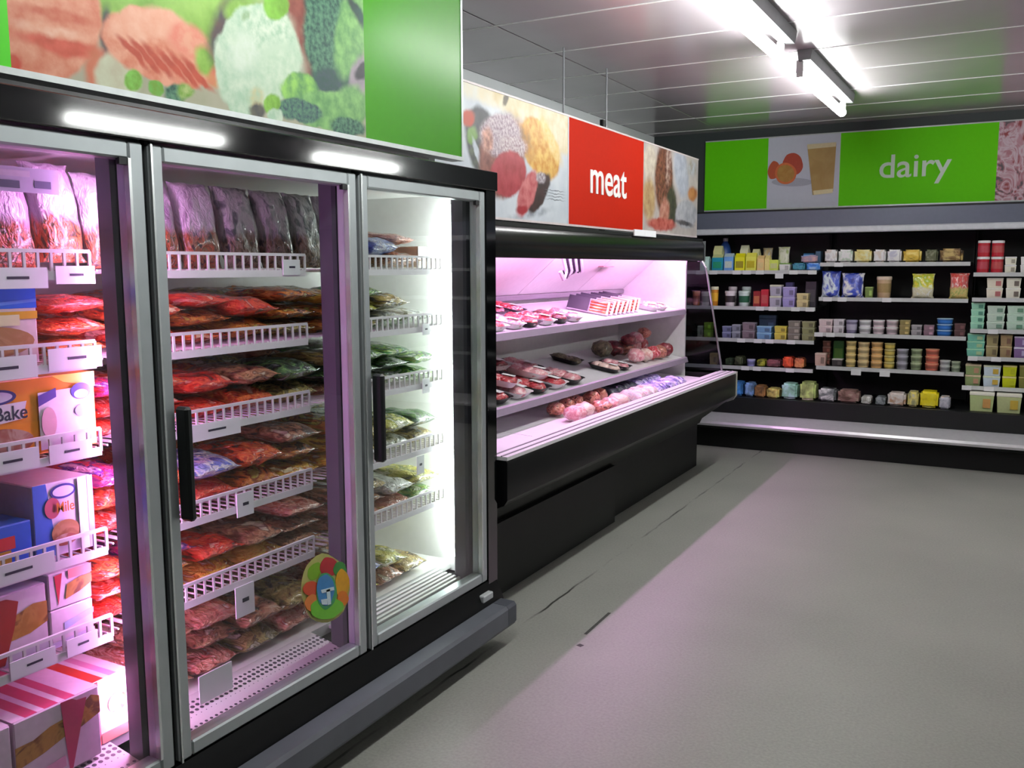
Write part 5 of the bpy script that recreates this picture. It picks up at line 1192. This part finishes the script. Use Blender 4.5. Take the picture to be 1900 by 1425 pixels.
for q, (a, b2) in enumerate(((1592, 1616), (1618, 1641), (1643, 1667))):
    put('round', 1, 2, a, b2, 594, ['plain white round tub', 'white round tub with pink print', 'pinkish white round tub'][q], [(216, 216, 220), (216, 200, 206), (206, 190, 196)][q], (226, 226, 228), n=2)
put('rect', 1, 2, 1669, 1689, 594, 'olive brown cup', (136, 124, 80), (150, 140, 96), n=3, dep=0.08)
put('rect', 1, 2, 1691, 1711, 603, 'grey white cup', (150, 146, 150), (176, 172, 176), n=2, dep=0.08)
put('rect', 1, 2, 1714, 1734, 603, 'dusty mauve cup', (130, 104, 116), (140, 120, 130), n=2, dep=0.08)
put('round', 1, 2, 1737, 1768, 591, 'blue tub with silver lid', (40, 90, 150), (170, 200, 226), n=3)
put('rect', 1, 2, 1771, 1792, 600, 'dark wine red cup', (84, 60, 60), (100, 76, 76), n=2, dep=0.08)
put('rect', 1, 3, 1514, 1535, 655, 'pinkish small tub', (190, 160, 150), (200, 176, 166), dep=0.08)
put('rect', 1, 3, 1528, 1543, 632, 'brown striped cup', (110, 70, 60), (150, 120, 106), n=4, dep=0.07, py=8.34)
put('carton', 1, 3, 1548, 1568, 632, 'deep green carton', (40, 100, 30), band=(90, 140, 50), py=8.36, name='dessert_carton')
put('rect', 1, 3, 1546, 1566, 666, 'black and white small tub', (60, 56, 56), (190, 186, 180), dep=0.08)
for q, (a, b2, yt) in enumerate(((1570, 1590, 633), (1592, 1615, 635), (1617, 1640, 635), (1642, 1663, 637))):
    put('round', 1, 3, a, b2, yt, ['cream yellow cup', 'cream cup', 'peach cream cup', 'olive cream cup'][q], [(206, 184, 120), (206, 186, 140), (210, 170, 110), (150, 136, 70)][q], [(220, 206, 150), (216, 200, 156), (220, 190, 140), (196, 190, 130)][q], n=4)
put('round', 1, 3, 1665, 1688, 648, 'grey lilac cup', (150, 150, 160), (176, 176, 186), n=3)
put('round', 1, 3, 1692, 1714, 648, 'sage green cup', (140, 156, 120), (170, 180, 150), n=3)
put('round', 1, 3, 1719, 1746, 648, 'coral red cup', (200, 110, 90), (214, 150, 120), n=3)
put('round', 1, 3, 1747, 1768, 669, 'pale grey cup', (176, 180, 180), (190, 194, 190), n=2)
put('round', 1, 3, 1769, 1787, 671, 'pale sage cup', (150, 166, 140), (170, 180, 156), n=2)
for a, b2, yt, cols, nm in ((1522, 1558, 722, [(30, 30, 34), (120, 124, 126), (226, 226, 230)], 'black and silver bag'), (1558, 1601, 725, [(90, 66, 56), (150, 116, 110), (190, 176, 160)], 'rosy brown flat bag'), (1603, 1623, 736, [(190, 190, 186), (214, 214, 210), (170, 166, 160)], 'pale grey flat bag'),
                            (1630, 1650, 737, [(110, 120, 126), (150, 156, 160), (90, 96, 100)], 'slate flat bag'), (1652, 1689, 730, [(190, 176, 166), (216, 210, 206), (176, 140, 110)], 'white and tan flat bag'), (1690, 1712, 728, [(150, 150, 110), (216, 206, 120), (200, 200, 190)], 'yellow white flat bag'), (1713, 1750, 727, [(190, 176, 10), (220, 206, 20), (226, 214, 60)], 'bright yellow flat bag'), (1750, 1772, 737, [(150, 154, 166), (190, 190, 200), (220, 200, 180)], 'clear wrapped flat pack')):
    put('flat', 1, 4, a, b2, yt, nm, cols)
# mint tub bay ------------------------------------------------------------------
put('round', 2, 0, 1805, 1829, 446, 'dark red tub by the upright', RED_, (240, 226, 226), n=2, band=(190, 70, 84), taper=0.95)
put('round', 2, 0, 1831, 1855, 446, 'dark red tub beside cream tubs', RED_, (240, 226, 226), n=2, band=(190, 80, 80), taper=0.95)
put('rect', 2, 0, 1857, 1879, 476, 'cream tub', (230, 226, 206), (236, 232, 220), patch=(170, 166, 150), n=2)
put('rect', 2, 0, 1886, 1910, 476, 'white tub', (230, 230, 226), (236, 236, 232), patch=(150, 150, 150), n=2)
put('rect', 2, 1, 1826, 1857, 513, 'ivory tub with red label', (226, 216, 200), (236, 222, 212), patch=(196, 120, 120), n=2)
put('rect', 2, 1, 1862, 1890, 513, 'ivory tub with brown label', (222, 222, 206), (230, 230, 214), patch=(120, 110, 100), n=2)
put('rect', 2, 1, 1896, 1924, 513, 'pale blue white tub', (206, 216, 226), (220, 226, 232), patch=(130, 120, 140), n=2)
put('rect', 2, 2, 1800, 1826, 551, 'mint tub', (150, 206, 180), (176, 220, 196), patch=(90, 150, 130), n=4)
put('rect', 2, 2, 1830, 1864, 567, 'greyish mint tub', (180, 200, 186), (196, 214, 200), patch=(120, 156, 136), n=3)
put('rect', 2, 2, 1867, 1902, 567, 'pale mint tub', (180, 206, 190), (196, 220, 204), patch=(110, 156, 130), n=3)
put('rect', 2, 3, 1796, 1830, 606, 'sea green tub', (110, 180, 160), (160, 210, 180), patch=(176, 210, 160), n=3)
put('rect', 2, 3, 1832, 1855, 620, 'olive grey tub', (150, 140, 100), (176, 166, 130), patch=(120, 110, 80), n=2)
put('rect', 2, 3, 1858, 1881, 620, 'sandy brown tub', (150, 130, 96), (176, 160, 120), patch=(130, 100, 80), n=2)
put('rect', 2, 3, 1884, 1912, 624, 'lavender tub', (120, 96, 140), (206, 200, 220), patch=(190, 180, 216), n=2)
put('rect', 2, 4, 1796, 1826, 676, 'green and peach tub', (130, 150, 100), (206, 190, 160), patch=(190, 150, 120), n=2)
put('rect', 2, 4, 1830, 1863, 678, 'pale blue and yellow tub', (190, 206, 216), (206, 216, 190), patch=(206, 176, 70), n=2)
put('rect', 2, 4, 1866, 1893, 678, 'lime yellow tub', (180, 190, 20), (206, 200, 130), patch=(190, 200, 30), n=2)
put('rect', 2, 4, 1897, 1924, 678, 'olive tub', (110, 110, 50), (150, 140, 90), patch=(90, 90, 40), n=2)
put('rect', 2, 5, 1807, 1854, 726, 'wide green and white tub with tan label', (170, 186, 130), (226, 230, 206), patch=(206, 160, 90), py=8.12, dep=0.18)
put('rect', 2, 5, 1858, 1906, 727, 'wide green and white tub with yellow label', (170, 180, 130), (226, 226, 206), patch=(206, 180, 70), py=8.12, dep=0.18)

# ------------------------------------------------------------------ let every loose product rest on what carries it
from mathutils.bvhtree import BVHTree
bpy.context.view_layer.update()
def world_polys(root):
    V = []; Fc = []
    for o in [root] + list(root.children_recursive):
        if o.type != 'MESH': continue
        n_ = len(V); mw = o.matrix_world
        V += [mw @ v.co for v in o.data.vertices]; Fc += [[i + n_ for i in p.vertices] for p in o.data.polygons]
    return V, Fc
def aabb(V): return [min(v[i] for v in V) for i in range(3)] + [max(v[i] for v in V) for i in range(3)]
def near(a, b_, pad=0.0): return all(a[i] - pad < b_[i + 3] and b_[i] - pad < a[i + 3] for i in range(3))
SOLID = []
for root in (fz, mc, dc):
    for o in root.children_recursive:
        if o.type == 'MESH' and not o.name.startswith(('pane', 'lamp_tube', 'printed')):
            V = [o.matrix_world @ v.co for v in o.data.vertices]
            SOLID.append((aabb(V), BVHTree.FromPolygons(V, [list(p.vertices) for p in o.data.polygons])))
def settle(root, up=0.09, down=0.05, step=0.003):
    V, Fc = world_polys(root); box = aabb(V)
    def hit(dz):
        bb = [box[0], box[1], box[2] + dz, box[3], box[4], box[5] + dz]
        tr = None
        for sb_, st_ in SOLID:
            if near(bb, sb_):
                if tr is None: tr = BVHTree.FromPolygons([(v[0], v[1], v[2] + dz) for v in V], Fc)
                if tr.overlap(st_): return True
        return False
    dz = 0.0
    if hit(0):
        while dz < up and hit(dz): dz += step
    else:
        while dz > -down and not hit(dz - step): dz -= step
        if dz <= -down: dz = 0.0
    dz += 0.001
    root.location.z += dz
    SOLID.append(([box[0], box[1], box[2] + dz, box[3], box[4], box[5] + dz], BVHTree.FromPolygons([(v[0], v[1], v[2] + dz) for v in V], Fc)))
LOOSE = ('food bag', 'food box', 'meat pack', 'meat joint', 'food pack', 'pouch', 'tub', 'carton', 'jug')
for o in [o for obs in LABELS.values() for o in obs if o['category'] in ('food box', 'tub', 'carton', 'jug')]:
    V, Fc = world_polys(o); SOLID.append((aabb(V), BVHTree.FromPolygons(V, Fc)))
for o in sorted([o for obs in LABELS.values() for o in obs if o['category'] in ('food bag', 'meat pack', 'meat joint', 'food pack', 'pouch')], key=lambda o: round(o.location.z, 2)):
    settle(o)

# ------------------------------------------------------------------ things alike in look: told apart by their order from the freezer, else one group
for lb, obs in LABELS.items():
    if len(obs) > 1:
        if 'meat' in lb and len(lb.split()) <= 14:
            for q, o in enumerate(sorted(obs, key=lambda o: o.location.y)): o['label'] = '%s from freezer, %s' % (ORD[q], lb)
        for o in obs:
            if 'group' not in o: o['group'] = 'look-alikes: ' + lb[:60]
